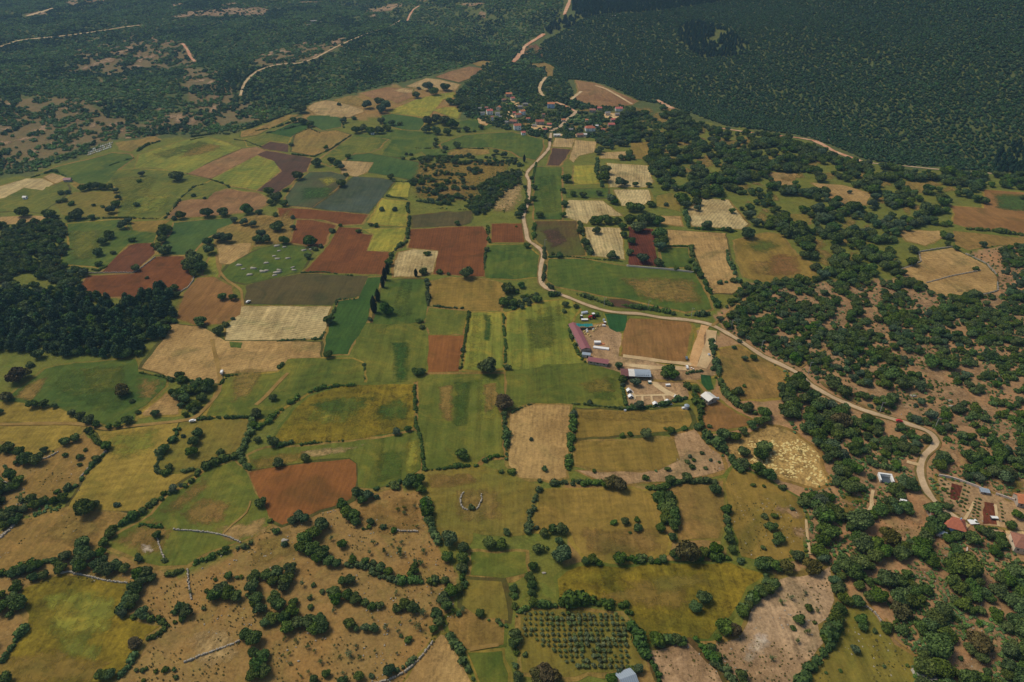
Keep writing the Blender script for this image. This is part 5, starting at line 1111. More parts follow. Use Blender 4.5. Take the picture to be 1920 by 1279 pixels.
# ---------------------------------------------------------------- place single plants, the rest as stuff
rnd = random.Random(5)
NAMES = {'o': 'oak_tree', 'd': 'oak_tree', 'l': 'oak_tree', 'b': 'oak_tree', 's': 'shrub', 'sb': 'shrub', 'a': 'almond_tree', 'c': 'cypress_tree', 'p': 'pine_tree'}
def adjective(k, wpx):
    if k in 'ol' or k in 'db': tone = {'o': 'dark green', 'd': 'bronze brown', 'l': 'bright green', 'b': 'grey green'}[k]; return tone
    return {'s': 'green', 'sb': 'bluish', 'a': 'thin', 'c': 'dark', 'p': 'dark'}[k]
for p in PL:
    if p[0] in 'dlb' and p[4] < 2.3: p[0] = 'sb' if p[0] == 'b' else 's'
    if p[0] == 'o' and p[4] < 2.0: p[0] = 's'
def vis(p): return -5 < p[5] < 1925 and -5 < p[6] < 1290
groups = {'oak': [p for p in PL if p[0] in ('o', 'd', 'l', 'b')], 'shrub': [p for p in PL if p[0] in ('s', 'sb')], 'almond': [p for p in PL if p[0] == 'a'],
          'cypress': [p for p in PL if p[0] == 'c'], 'pine': [p for p in PL if p[0] == 'p']}
GNAME = {'oak': 'broadleaf trees of hedgerows and woods', 'shrub': 'shrubs dotted over the fields', 'almond': 'thin trees of the dry orchards', 'cypress': 'cypresses between the central fields', 'pine': 'pines of the dark wood on the left'}
REST = {}; PROTO = {}
def place(p, nm):
    k = p[0]; me = CROWN[k][rnd.randrange(len(CROWN[k]))]; rz = rnd.uniform(0, 6.28); sc = p[4]
    if nm == 'shrub':
        o = bpy.data.objects.new('shrub', me); link(o); o.location = (p[1], p[2], p[3]-.05); o.rotation_euler = (0, 0, rz); o.scale = (sc, sc*rnd.uniform(.85, 1.1), sc*rnd.uniform(.8, 1.2))
        want(o, p[5], p[6], adjective(k, p[7]), 'shrub', 'shrub', GNAME[nm]); PROTO.setdefault(('s', me.name), o); return
    e = empty(NAMES[k], (p[1], p[2], p[3]-.05), rz, (sc, sc*rnd.uniform(.88, 1.08), sc*rnd.uniform(.86, 1.12)))
    c = bpy.data.objects.new('crown', me); link(c, e); t = bpy.data.objects.new('trunk', TRUNK.get(k, TRUNK['o'])); link(t, e)
    noun = {'oak': 'oak', 'almond': 'almond tree', 'cypress': 'cypress', 'pine': 'pine'}[nm]
    want(e, p[5], p[6], adjective(k, p[7]), noun, 'tree', GNAME[nm]); PROTO.setdefault((k, me.name), c)
for nm, L in groups.items():
    L.sort(key=lambda p: -p[7]*(1 if vis(p) else .001)); n = 300
    for p in L[:n]: place(p, nm)
    REST[nm] = L[n:]
print('PLANTS', {k: len(v) for k, v in groups.items()}, {k: len(v) for k, v in MAQ.items()})

def gn_scatter(name, pts, protos, label, cat_):
    """pts: x y z radius ; one object whose points carry copies of the prototypes"""
    pts = np.asarray(pts, float)
    me = bpy.data.meshes.new(name); n = len(pts); me.vertices.add(n); me.vertices.foreach_set('co', pts[:, :3].astype(np.float32).ravel())
    r = np.random.default_rng(n)
    for an, ty, v in (('size', 'FLOAT', pts[:, 3].astype(np.float32)), ('turn', 'FLOAT', r.uniform(0, 6.28, n).astype(np.float32)), ('which', 'INT', np.clip(((fbm(pts[:, 0]/60, pts[:, 1]/80)-.5)*2.2+.5)*len(protos)+r.normal(size=n)*len(protos)*.22, 0, len(protos)-1).astype(np.int32))):
        at = me.attributes.new(an, ty, 'POINT'); at.data.foreach_set('value', v)
    o = bpy.data.objects.new(name, me); link(o)
    g = bpy.data.node_groups.new(name, 'GeometryNodeTree')
    g.interface.new_socket('Geometry', in_out='INPUT', socket_type='NodeSocketGeometry'); g.interface.new_socket('Geometry', in_out='OUTPUT', socket_type='NodeSocketGeometry')
    nd = g.nodes; gi = nd.new('NodeGroupInput'); go = nd.new('NodeGroupOutput')
    ip = nd.new('GeometryNodeInstanceOnPoints'); jn = nd.new('GeometryNodeGeometryToInstance'); g.links.new(gi.outputs[0], ip.inputs['Points'])
    # the join reads its links last to first, the order is of no matter here
    for pr in protos:
        oi = nd.new('GeometryNodeObjectInfo'); oi.inputs['Object'].default_value = pr; oi.inputs['As Instance'].default_value = False; oi.transform_space = 'ORIGINAL'
        g.links.new(oi.outputs['Geometry'], jn.inputs[0])
    g.links.new(jn.outputs[0], ip.inputs['Instance']); ip.inputs['Pick Instance'].default_value = True
    def attr(nm_, ty):
        a = nd.new('GeometryNodeInputNamedAttribute'); a.data_type = ty; a.inputs['Name'].default_value = nm_; return a.outputs['Attribute']
    g.links.new(attr('which', 'INT'), ip.inputs['Instance Index'])
    cx = nd.new('ShaderNodeCombineXYZ'); g.links.new(attr('turn', 'FLOAT'), cx.inputs[2]); g.links.new(cx.outputs[0], ip.inputs['Rotation'])
    g.links.new(attr('size', 'FLOAT'), ip.inputs['Scale']); g.links.new(ip.outputs[0], go.inputs[0])
    m = o.modifiers.new('scatter', 'NODES'); m.node_group = g
    tag(o, label, cat_, kind='stuff'); return o
def protos(k, n=9): return [v for kk, v in PROTO.items() if kk[0] == k][:n]
OAKP = protos('o'); SHP = [v for kk, v in PROTO.items() if kk[0] == 's']; PNP = protos('p')
def rest(nm): return np.array([(p[1], p[2], p[3]-.05, p[4]) for p in REST[nm]])
if REST['oak']: gn_scatter('oak_woodland', rest('oak'), OAKP*3+protos('l', 1)+protos('b', 1), 'continuous dark green oak woodland spreading over the right half', 'woodland')
if REST['shrub']: gn_scatter('scrub', rest('shrub'), SHP, 'patchy low green scrub on the reddish ground at right', 'scrub')
if REST['pine']: gn_scatter('pine_wood', rest('pine'), PNP, 'inner mass of the dark pine wood at left', 'woodland')
def small(me_seed, mat, nl=70):
    pass
# light-weight maquis bush: its meshes are real bushes standing on the hillside
MQ = []
for i, (s, mm) in enumerate(((71, M_MAQ), (72, M_MAQ), (73, M_BUSH), (74, M_MAQ_SHADE), (75, M_MAQ_SHADE))):
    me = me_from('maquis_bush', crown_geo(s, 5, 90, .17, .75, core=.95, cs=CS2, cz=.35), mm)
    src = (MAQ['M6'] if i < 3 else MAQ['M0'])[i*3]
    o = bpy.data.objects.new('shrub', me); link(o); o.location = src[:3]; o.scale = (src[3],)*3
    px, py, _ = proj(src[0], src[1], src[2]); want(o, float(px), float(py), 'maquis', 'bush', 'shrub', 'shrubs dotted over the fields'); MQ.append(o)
PNL = []
for i, s in enumerate((81, 82)):
    me = me_from('crown', pine_geo(s, 140), M_PIND); src = MAQ['M3'][i*5+2]
    o = bpy.data.objects.new('pine_tree', me); link(o); o.location = src[:3]; o.scale = (src[3],)*3
    px, py, _ = proj(src[0], src[1], src[2]); want(o, float(px), float(py), 'small far', 'pine', 'tree', 'pines of the far ridge'); PNL.append(o)
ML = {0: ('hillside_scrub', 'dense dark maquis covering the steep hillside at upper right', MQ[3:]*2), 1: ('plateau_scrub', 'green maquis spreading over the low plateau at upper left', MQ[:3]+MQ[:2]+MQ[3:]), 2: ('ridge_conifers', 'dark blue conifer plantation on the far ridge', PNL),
      3: ('ridge_conifers', 'narrow dark conifer belt beside the earth road', PNL), 4: ('hillside_conifers', 'dark conifer patch in the middle of the hillside', PNL), 5: ('hillside_conifers', 'dark conifer patch at right foot of hillside', PNL), 6: ('knoll_scrub', 'green scrub and trees wrapped around the far village', MQ[2:]+MQ[:1])}
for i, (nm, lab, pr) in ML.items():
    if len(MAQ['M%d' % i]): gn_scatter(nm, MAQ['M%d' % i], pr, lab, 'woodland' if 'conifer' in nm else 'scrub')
# ---------------------------------------------------------------- olive orchard in rows
olv = []
for r in range(11):
    for c in range(19):
        x = 983+c*(10.15+.03*r)+r*.55+rnd.uniform(-1.3, 1.3); y = 1150+9.9*r+rnd.uniform(-1, 1)+(4 if c > 8 and r == 0 else 0)
        if x > 1163+4.2*r or rnd.random() < .06: continue
        if r >= 5 and c < (r-4)*1.4: continue
        olv.append((r, x, y))
gp, gd = PM([(o[1], o[2]+2) for o in olv])
rows = {}
for (r, x, y), g, d in zip(olv, gp, gd):
    big = .6 < vnoise(np.array([x/30.]), np.array([y/20.]))[0]
    w = (rnd.uniform(6.5, 9.5) if not big else rnd.uniform(9, 12))*(.8 if x < 1010 else 1); sc = w*d/FPX/2
    e = empty('olive_tree', tuple(g), rnd.uniform(0, 6), sc); 
    c = bpy.data.objects.new('crown', CROWN['v'][rnd.randrange(2)]); link(c, e); t = bpy.data.objects.new('trunk', TRUNK['v']); link(t, e)
    rows.setdefault(r, []).append((x, e))
for r, L in rows.items():
    L.sort(key=lambda q: q[0])
    for i, (x, e) in enumerate(L): tag(e, f'small olive tree, {ordn(i)} from left in {ordn(r)} orchard row from the back', 'olive tree', 'olive trees planted in rows')
# ---------------------------------------------------------------- hedges
def clump_tpl(seed, mat=None):
    r = np.random.default_rng(seed); v = CS2[0].copy()
    v *= (1+.2*np.sin(v[:, 0]*4+seed)*np.cos(v[:, 1]*5))[:, None]*.82
    n = 46; d = r.normal(size=(n, 3)); d[:, 2] = np.abs(d[:, 2]); d /= np.linalg.norm(d, axis=1, keepdims=True)
    nn = d+r.normal(size=(n, 3))*.5; nn /= np.linalg.norm(nn, axis=1, keepdims=True)
    return cat([(v, CS2[1]), leaves(d*.93, nn, .19, r)])
TPL = [clump_tpl(s) for s in range(200, 206)]
def polyline_world(px, step):
    w = PM(px)[0][:, :2]; out = []
    for a, b in zip(w[:-1], w[1:]):
        L = np.linalg.norm(b-a); n = max(1, int(L/step))
        for k in range(n): out.append(a+(b-a)*k/n)
    out.append(w[-1]); return np.array(out)
def between(pl):
    """the two fields nearest to a line"""
    m = np.array(pl); c = m[len(m)//2] if len(m) > 2 else m.mean(0); sc = []
    for t, a, d, poly in FIELD:
        q = np.array(poly); b_ = np.roll(q, -1, 0); best = 0
        for pt in (m[0], c, m[-1]):
            ab = b_-q; tt = np.clip(((pt-q)*ab).sum(1)/np.maximum((ab**2).sum(1), 1e-6), 0, 1); best += np.hypot(*((q+ab*tt[:, None])-pt).T).min()
        sc.append((best, d))
    sc.sort(); return sc[0][1], sc[1][1]
seen = {}
rg = np.random.default_rng(77)
for ln in HEDGES.strip().splitlines():
    wd, p = ln.split('|'); wd = float(wd); pl = pairs(p)
    if wd < 1.5 or len(pl) < 2: continue
    wd *= .86; pts = polyline_world(pl, wd*.34)
    g = fbm(pts[:, 0]/7+wd, pts[:, 1]/7); pts = pts[(g > .42) | (wd > 4.9) | (rg.random(len(pts)) < .22)]
    parts = []
    for q in pts:
        s = wd/2*rg.uniform(.55, 1.3)*(1+.9*(fbm(q[0:1]/11, q[1:2]/11)[0]-.5)*2); q = q+rg.normal(size=2)*wd*.16
        v, f = TPL[rg.integers(6)]; a = rg.uniform(0, 6.28); c_, s_ = math.cos(a), math.sin(a)
        vv = np.column_stack([v[:, 0]*c_-v[:, 1]*s_, v[:, 0]*s_+v[:, 1]*c_, v[:, 2]*rg.uniform(.8, 1.15)])*s
        parts.append((vv+[q[0], q[1], float(H(q[0], q[1]))+s*.42], f))
    if not parts: continue
    V, F = cat(parts); o = mesh('hedge', V, F, M_HED)
    a, b = between(pl); key = (a, b); n = seen.get(key, 0); seen[key] = n+1
    lab = f'{("dense", "second", "third", "fourth")[n]} hedge between {a} and {b}'
    L = lab.split(); lab = ' '.join(L[:16]); tag(o, lab, 'hedge', 'hedges along the field edges')
# ---------------------------------------------------------------- stone walls
WL = {'walled': None}
wall_labels = ['low stone wall at upper left of the walled straw field', 'pale rubble wall along upper right of the walled straw field', 'curved stone wall at right end of the walled straw field', 'inner stone wall crossing the walled straw field',
 'left arm of the stone horseshoe in the brown field', 'right arm of the stone horseshoe in the brown field', 'long drystone wall above the large lime field', 'short stone wall below the dark lone tree in the slope', 'thin curved stone line across the grey green slope',
 'broken stone wall running down the brown hillside', 'low rubble line across the brown slope at bottom left', 'grey stone bank at the left edge of the picture', 'stone wall along the lane at bottom centre', 'stone wall above the weedy yellow slope', 'thin white wall in the lower right garden',
 'long pale concrete wall behind the garden ground', 'short pale concrete wall right of the garden ground', 'pale boundary wall below the dark red plot', 'stone wall right of the brown terrace at left', 'stone wall above the brown terrace at left', 'rubble line under the bare orchard plot', 'tiny stone heap beside the orchard corner', 'stone edging between red field and terracotta field', 'stone edging between the two dark red fields']
def wall_mesh(name, pl, hgt, wid, mat, rough):
    pts = polyline_world(pl, 1.1); V = []; F = []; b = MB()
    for i in range(len(pts)-1):
        a, c = pts[i], pts[i+1]; L = np.linalg.norm(c-a); 
        if L < .05: continue
        ang = math.atan2(c[1]-a[1], c[0]-a[0]); m = (a+c)/2+(rg.normal(size=2)*.12*rough)
        hh = hgt*(1+rough*rg.uniform(-.35, .3)); b.box((m[0], m[1], float(H(m[0], m[1]))+hh/2+.15), (L*(1.02 if rough < .2 else rg.uniform(.8, 1.15)), wid*(1+rough*rg.uniform(-.25, .4)), hh+.2), ang+rough*rg.normal()*.15, .8 if rough > .2 else 1)
    return b.build(name, mat)
M_CONC = flat('pale_concrete', (206, 190, 176), .85, .1)
M_WSTONE = flat('weathered_stone', (158, 148, 132), .9, .3)
for (ln, lab) in zip(STONEWALLS.strip().splitlines(), wall_labels):
    k, p = ln.split('|'); conc = k in ('concrete', 'red', 'garden')
    o = wall_mesh('garden_wall' if conc else 'stone_wall', pairs(p), 1.5 if conc else .8, .45 if conc else (1.6 if k == 'edge' else .8 if k in ('stub', 'horseshoe') else .75), M_CONC if conc else (M_STONE if k in ('horseshoe', 'curve', 'walled', 'low', 'lime') else M_WSTONE), .05 if conc else 1)
    tag(o, lab, 'wall', 'stone walls around the fields')
# boulders
def boulder_me(seed):
    r = np.random.default_rng(seed); v, f = CS3[0].copy(), CS3[1]
    k = 1+.25*np.sin(v[:, 0]*3+seed)*np.cos(v[:, 1]*4+seed)+.12*np.sin(v[:, 2]*7+v[:, 0]*6); return me_from('boulder', (v*k[:, None]*[1, .62, .42], f), M_STONE)
BM_ = [boulder_me(s) for s in range(4)]
bl = pairs('533 464 523 471 514 481 520 486 540 485 499 494 493 510 523 507 520 512 549 502 551 507 515 517 583 468 519 462 570 470 448 498 456 505 475 504 468 516 500 508')
for (x, y) in bl:
    g, d = P(x, y); o = bpy.data.objects.new('boulder', BM_[rnd.randrange(4)]); link(o); o.location = g; s = rnd.uniform(2.0, 4.2); o.scale = (s, s, s); o.rotation_euler = (0, 0, rnd.uniform(-.3, .6))
    want(o, x, y, 'white', 'boulder', 'boulder', 'white boulders lying in the green field')
for x, y, s in ((588, 41, 22), (600, 43, 15), (580, 47, 12), (1153, 31, 14), (1160, 27, 10), (1075, 58, 10), (1326, 34, 10), (1722, 1262, 7), (1738, 1268, 8), (1730, 1258, 6), (1745, 1276, 7), (10, 907, 5), (1780, 752, 4), (1712, 743, 5), (1764, 660, 5), (1625, 815, 4), (534, 1014, 4.2), (66, 869, 3.5), (1098, 1061, .8), (1020, 1075, 2.5), (1783, 762, 3.5)):
    g, d = P(x, y)
    if s < 1: continue
    o = bpy.data.objects.new('rock_outcrop', BM_[rnd.randrange(4)]); link(o); o.location = g; o.scale = (s*.5, s*.5, s*.45); want(o, x, y, 'pale grey', 'rock outcrop', 'rock', 'pale rock outcrops')
# ---------------------------------------------------------------- houses
M_WHITE = flat('white_render', (236, 232, 226), .8, .06); M_GREYW = flat('stone_masonry', (168, 156, 142), .9, .2); M_CREAM = flat('cream_render', (222, 204, 178), .85, .1); M_BLUEW = flat('pale_blue_render', (170, 186, 204), .85, .08)
def tilemat(name, c1, c2):
    a = N(name, .8, .15); c = a.mix(a.ramp(a.noise(.9, 4, .7), .35, .65), alb(c1), alb(c2))
    w = a.n('ShaderNodeTexWave'); w.inputs['Scale'].default_value = .9; w.inputs['Distortion'].default_value = .4; tc = a.n('ShaderNodeTexCoord'); a.l(tc.outputs['Object'], w.inputs['Vector'])
    c = a.mix(a.ramp(w.outputs['Fac'], 0, 1, 0, .22), c, alb(tuple(v*.6 for v in c1))); return a.out(c)
M_TILE = tilemat('red_roof_tiles', (190, 114, 96), (168, 98, 84)); M_TILEO = tilemat('orange_roof_tiles', (212, 138, 104), (192, 116, 90)); M_TILEB = tilemat('weathered_brown_tiles', (164, 112, 102), (144, 100, 92)); M_TILEP = tilemat('pink_red_roof', (204, 112, 112), (184, 104, 104)); M_TILEG = tilemat('grey_slab_roof', (150, 146, 142), (122, 118, 114))
M_GLASS = flat('dark_window', (36, 42, 50), .25, .05, .5); M_DOOR = flat('wooden_door', (92, 62, 44), .7)
def ribbed(name, rgb, per=.5, k=.75):
    a = N(name, .55, .3); w = a.n('ShaderNodeTexWave'); w.inputs['Scale'].default_value = .314/per; tc = a.n('ShaderNodeTexCoord'); a.l(tc.outputs['Object'], w.inputs['Vector'])
    c = a.mix(a.ramp(w.outputs['Fac'], 0, 1, 0, .6), alb(rgb), alb(tuple(v*k for v in rgb))); c = a.mix(a.ramp(a.noise(.5, 4, .7), .4, .7, 0, .35), c, alb(tuple(v*.8 for v in rgb))); return a.out(c)
M_MAG = ribbed('magenta_sheet_roof', (152, 92, 104), 1.0); M_MAR = ribbed('maroon_sheet_roof', (124, 78, 80), 1.0); M_TEAL = ribbed('teal_tarpaulin', (30, 130, 138), 2); M_SHEET = ribbed('white_sheet_roof', (226, 220, 210), 1.0, .9); M_GREYS = ribbed('grey_sheet_roof', (160, 172, 184), 1.0); M_SILV = flat('galvanised_steel', (186, 192, 200), .45, .08, .5, .3)
M_TANK = flat('white_paint', (232, 230, 226), .5, .04, .4)
def house(px, py, wpx, dm, hm, rz, wall, roof, label, name='house', hip=False, rise=.28, group=None, cat_='house', windows=2, chim=True):
    g, d = P(px, py); w = wpx*d/FPX; rz = math.radians(rz); e = empty(name, tuple(g), rz); dm = dm or w*.75; x, y = w/2, dm/2; hr = dm*rise
    b = MB(); b.box((0, 0, hm/2-.4), (w, dm, hm+.8))
    if not hip: b.add([(-x+.003, -y, hm), (-x+.003, y, hm), (-x+.003, 0, hm+hr-.05), (x-.003, -y, hm), (x-.003, y, hm), (x-.003, 0, hm+hr-.05), ], [(0, 2, 1), (3, 4, 5)])
    wo = b.build('wall', wall, e)
    o_ = .45; t = .14; k = (w*.28 if hip else -o_); X, Y = x+o_, y+o_; zr = hm+hr; ze = hm-.12
    V = [(-X, -Y, ze), (X, -Y, ze), (X, Y, ze), (-X, Y, ze), (-x+k, 0, zr), (x-k, 0, zr)]
    V2 = [(a, c, z+t) for a, c, z in V]
    F = [(0, 1, 5, 4), (2, 3, 4, 5), (1, 2, 5), (3, 0, 4)] if hip else [(0, 1, 5, 4), (2, 3, 4, 5)]
    rf = MB(); rf.add(V2, F); rf.add(V, [f[::-1] for f in F])
    edge = [(0, 1), (1, 2), (2, 3), (3, 0)] if hip else [(0, 1), (1, 5), (5, 2), (2, 3), (3, 4), (4, 0)]
    rf.add(V+V2, [(a, c, c+6, a+6) for a, c in edge]); ro = rf.build('roof', roof, e)
    if chim: MB().box((w*.22, dm*.12, hm+hr*.9+.4), (.7, .7, 1.6)).build('chimney', wall, ro)
    for i in range(windows):
        wx = -x+w*(i+.5)/windows
        for sy in (-1, 1):
            for zz in ([hm*.3, hm*.72] if hm > 4.5 else [hm*.55]):
                if sy == -1 and i == 0 and zz < 2.2 and hm > 4.5: MB().box((wx, -y-.02, 1.0), (1.1, .12, 2.1)).build('door', M_DOOR, e); continue
                MB().box((wx, sy*(y+.015), zz), (1.1, .1, 1.2)).build('window', M_GLASS, e)
    for sx in (-1, 1):
        MB().box((sx*(x+.015), 0, hm*.62), (.1, 1.1, 1.2)).build('window', M_GLASS, e)
    tag(e, label, cat_, group); return e
VG = 'houses of the far village'
V_ = [
 (954, 181, 11, 7, 5, 4, M_GREYW, M_TILEO, 'topmost village house with a coral roof'), (961, 188, 7, 6, 4, 20, M_CREAM, M_TILEP, 'small pink ruinous house below the topmost village house'),
 (918, 214, 11, 8, 6, 12, M_WHITE, M_TILEP, 'white house with red-pink roof at the left of the village'), (905, 215, 8, 5, 3.2, 15, M_WHITE, M_TILEG, 'low white house, leftmost of the village'),
 (935, 206, 7, 7, 4.5, 70, M_CREAM, M_TILEO, 'small orange-roofed house just above the left village houses'), (933, 216, 8, 6, 3.4, 5, M_WHITE, M_TILEG, 'white flat house right of the left red-pink roof'),
 (923, 226, 5, 5, 6, 0, M_WHITE, M_TILEB, 'narrow tall white house standing among dark trees'), (979, 215, 10, 7, 6, 28, M_WHITE, M_TILEO, 'orange-roofed house with white gable in the village centre'),
 (971, 219, 12, 6, 4, 30, M_CREAM, M_TILE, 'long slanting red roof beside the pale village yard'), (964, 215, 5, 5, 3.5, 10, M_GREYW, M_TILEP, 'little pinkish house at the right edge of pale yard'),
 (963, 231, 13, 8, 3.6, -18, M_GREYW, M_TILEB, 'wide brown-roofed stone house below the village yard'), (970, 243, 13, 8, 7, 8, M_WHITE, M_TILE, 'tall bright white house with red roof, village front'),
 (981, 253, 7, 6, 4, 12, M_WHITE, M_TILEP, 'small pink and white house at the field corner'), (1012, 233, 15, 8, 5, 6, M_GREYW, M_TILE, 'broad coral-roofed house in the middle village'),
 (1019, 221, 5, 4, 6, 0, M_GREYW, M_TILEB, 'slim brown tower house behind the broad coral roof'), (1033, 202, 13, 8, 7, 0, M_BLUEW, M_TILEO, 'upper white house with orange roof beside the track'),
 (1106, 245, 18, 10, 5, 4, M_WHITE, M_TILE, 'big hipped house with blue-white walls at village right'), (1087, 256, 12, 7, 3, 8, M_GREYW, M_TILEB, 'low mauve-roofed barn left of the big hipped house'),
 (1160, 208, 13, 8, 4.5, 0, M_WHITE, M_TILEP, 'rightmost upper house with bright red roof'), (1139, 216, 9, 7, 4, 5, M_CREAM, M_TILEG, 'pale flat house left of the rightmost red roof'),
 (1149, 228, 8, 6, 3.5, 8, M_GREYW, M_TILEP, 'small bright red roof near the golden clearing'), (1146, 237, 12, 7, 3.5, 4, M_GREYW, M_TILEP, 'pink-roofed shed below the small bright red roof'),
 (1111, 210, 11, 7, 3.6, -14, M_GREYW, M_TILEB, 'brown-roofed house behind the village road'), (1124, 206, 8, 6, 3.4, 0, M_GREYW, M_TILEP, 'dull pink house below the brown hill field'),
 (1157, 217, 8, 6, 3, 0, M_GREYW, M_TILEG, 'grey slab-roofed house under the rightmost red roof'), (1119, 239, 5, 4, 3, 0, M_WHITE, M_SHEET, 'tiny white hut right of the big hipped house'),
 (1044, 256, 12, 5, 2.6, 4, M_CREAM, M_SHEET, 'low pale shed above the pale field'), (1097, 255, 6, 5, 2.6, 0, M_WHITE, M_SHEET, 'little white shed in front of the hipped house'),
 (985, 198, 9, 5, 3, 3, M_GREYW, M_TILEG, 'grey stone house behind the orange gable'), (975, 203, 8, 6, 3, 3, M_GREYW, M_TILEG, 'ruined grey house above the slanting red roof'),
 (945, 190, 7, 5, 3, 10, M_GREYW, M_TILEB, 'dark ruined house left of the topmost village house'), (938, 222, 5, 4, 3, 0, M_CREAM, M_TILEG, 'little cream hut below the orange-roofed house'),
 (1002, 238, 8, 4, 2.8, -12, M_CREAM, M_TILEG, 'low cream outbuilding below the broad coral roof'), (1030, 236, 8, 5, 3, -10, M_GREYW, M_TILEP, 'small mauve shed at the village road bend'),
 (912, 205, 6, 5, 3, 5, M_CREAM, M_TILEB, 'little brown-roofed hut above the leftmost village house'), (950, 232, 6, 5, 3, 0, M_CREAM, M_TILEG, 'cream hut left of the wide brown-roofed stone house'), (990, 226, 7, 5, 3.5, 10, M_WHITE, M_TILE, 'small white red-roofed house right of the village yard'), (1070, 246, 8, 5, 3, 0, M_GREYW, M_TILEG, 'grey terrace house left of the hipped house'), (1056, 228, 7, 5, 3.2, 8, M_CREAM, M_TILEO, 'peach-roofed house beside the village road'), (1022, 246, 6, 5, 3, 0, M_WHITE, M_TILEP, 'pink-roofed hut where road leaves the village'), (900, 206, 6, 4, 3, 10, M_CREAM, M_TILEG, 'pale grey hut at the upper left village edge'), (1130, 246, 7, 5, 3, 0, M_CREAM, M_TILE, 'red-roofed hut at the lower right village edge'),
 (1100, 228, 5, 4, 3, 0, M_CREAM, M_TILEO, 'small peach hut above the big hipped house')]
for v in V_: house(*v, group=VG, windows=2, chim=v[2] > 9, hip=v[0] == 1106)
# near houses at lower right
house(1785, 992, 34, 9.5, 4.6, -24, M_BLUEW, M_TILE, 'orange-red roofed house beside the gravel road at right', hip=True, rise=.3, windows=3)
house(1763, 1003, 15, 3.6, 2.6, -12, M_WHITE, M_GREYS, 'white lean-to annex left of the orange-red roofed house', windows=1, chim=False, rise=.1)
house(1914, 1026, 34, 11, 4.2, -20, M_CREAM, M_TILEB, 'dull red hipped house cut by the right edge', hip=True, windows=3)
house(1915, 944, 24, 8, 3.4, -14, M_GREYW, M_TILEO, 'orange roof at the right edge behind the garden', windows=2)
house(1844, 924, 14, 3, 1.8, -14, M_GREYW, M_GREYS, 'low grey shed against the garden wall', windows=1, chim=False, rise=.1, name='shed', cat_='shed')
house(1747, 965, 14, 4, 2.5, 4, M_GREYW, M_TILEB, 'small brown shed half hidden left of the house', windows=1, chim=False, name='shed', cat_='shed')
house(1328, 752, 20, 8, 3.6, -62, M_GREYW, M_SHEET, 'white gabled barn on the red brown plot', name='barn', cat_='barn', windows=3, chim=False, rise=.22)
house(1175, 1283, 30, 9, 3, 20, M_GREYW, M_GREYS, 'grey-roofed building cut by the bottom edge', name='shed', cat_='shed', windows=2, chim=False)
house(48, 373, 6, 4, 2.4, 0, M_WHITE, M_SHEET, 'tiny white hut in the green field at left edge', name='hut', cat_='hut', windows=1, chim=False)
house(128, 340, 12, 6, 2.6, 10, M_GREYW, M_MAG, 'purple-roofed shed beside the small pale plot', name='shed', cat_='shed', windows=1, chim=False)
house(400, 518, .1, 1, 1, 0, M_WHITE, M_SHEET, 'placeholder hut that is removed again', chim=False) if False else None
house(699, 252, 6, 5, 2.6, 0, M_WHITE, M_SHEET, 'tiny pale hut under the far grove', name='hut', cat_='hut', windows=1, chim=False)
# farm buildings
def shed_line(name, a, b, wid, hgt, segs, label, cat_='barn', open_side=False, pitch=.16, walls=M_GREYW):
    """long low building from photo pixel a to b; segs: (fraction start, end, roof material, part name)"""
    ga, da = P(*a); gb, db = P(*b); v = gb-ga; L = math.hypot(v[0], v[1]); rz = math.atan2(v[1], v[0]); m = (ga+gb)/2
    e = empty(name, (m[0], m[1], float(H(m[0], m[1]))+.22), rz); b_ = MB(); y = wid/2
    b_.box((0, y-.1, hgt/2), (L-.4, .2, hgt)).box((-L/2+.3, 0, hgt/2), (.2, wid-.4, hgt)).box((L/2-.3, 0, hgt/2), (.2, wid-.4, hgt))
    if not open_side: b_.box((0, -y+.1, hgt/2), (L-.4, .2, hgt))
    b_.build('wall', walls, e)
    n = max(3, int(L/5))
    for i in range(n+1):
        MB().box((-L/2+.35+(L-.7)*i/n, -y+.02, hgt/2), (.22, .22, hgt)).build('post', M_DOOR, e)
    if not open_side:
        for i in range(n): MB().box((-L/2+(L)*(i+.5)/n, -y-.02, hgt*.6), (1.6, .1, .8)).build('window', M_GLASS, e)
    for f0, f1, mt, pn in segs:
        x0, x1 = -L/2+L*f0-(.4 if f0 == 0 else 0), -L/2+L*f1+(.4 if f1 == 1 else -.03); hr = wid*pitch; r = MB()
        V = [(x0, -y-.4, hgt), (x1, -y-.4, hgt), (x1, 0, hgt+hr), (x0, 0, hgt+hr), (x0, y+.4, hgt), (x1, y+.4, hgt)]; n_ = len(V)
        V += [(p, q, z+.12) for p, q, z in V]
        r.add(V, [(6, 7, 8, 9), (9, 8, 11, 10), (3, 2, 1, 0), (4, 5, 2, 3), (0, 1, 7, 6), (5, 4, 10, 11), (1, 2, 8, 7), (2, 5, 11, 8), (3, 0, 6, 9), (4, 3, 9, 10)]); r.build(pn, mt, e)
    tag(e, label, cat_); return e, L
shed_line('livestock_barn', (1074, 613), (1098, 661), 7.2, 3, [(0, 1, M_MAG, 'roof')], 'long magenta-roofed barn slanting along the green field')
shed_line('stable', (1103, 679), (1140, 685), 5.5, 2.8, [(0, 1, M_MAG, 'roof')], 'long narrow pink-roofed stable below the dirt farmyard')
e, L = shed_line('farm_shed', (1164, 705), (1218, 707), 9, 3.2, [(0, .25, M_MAR, 'roof'), (.25, .46, M_SHEET, 'roof'), (.46, 1, M_GREYS, 'roof')], 'maroon, white and grey roofed shed with rooftop panels', 'shed', True, .12)
M_PAN = flat('roof_panel', (70, 78, 96), .3, .1, .5)
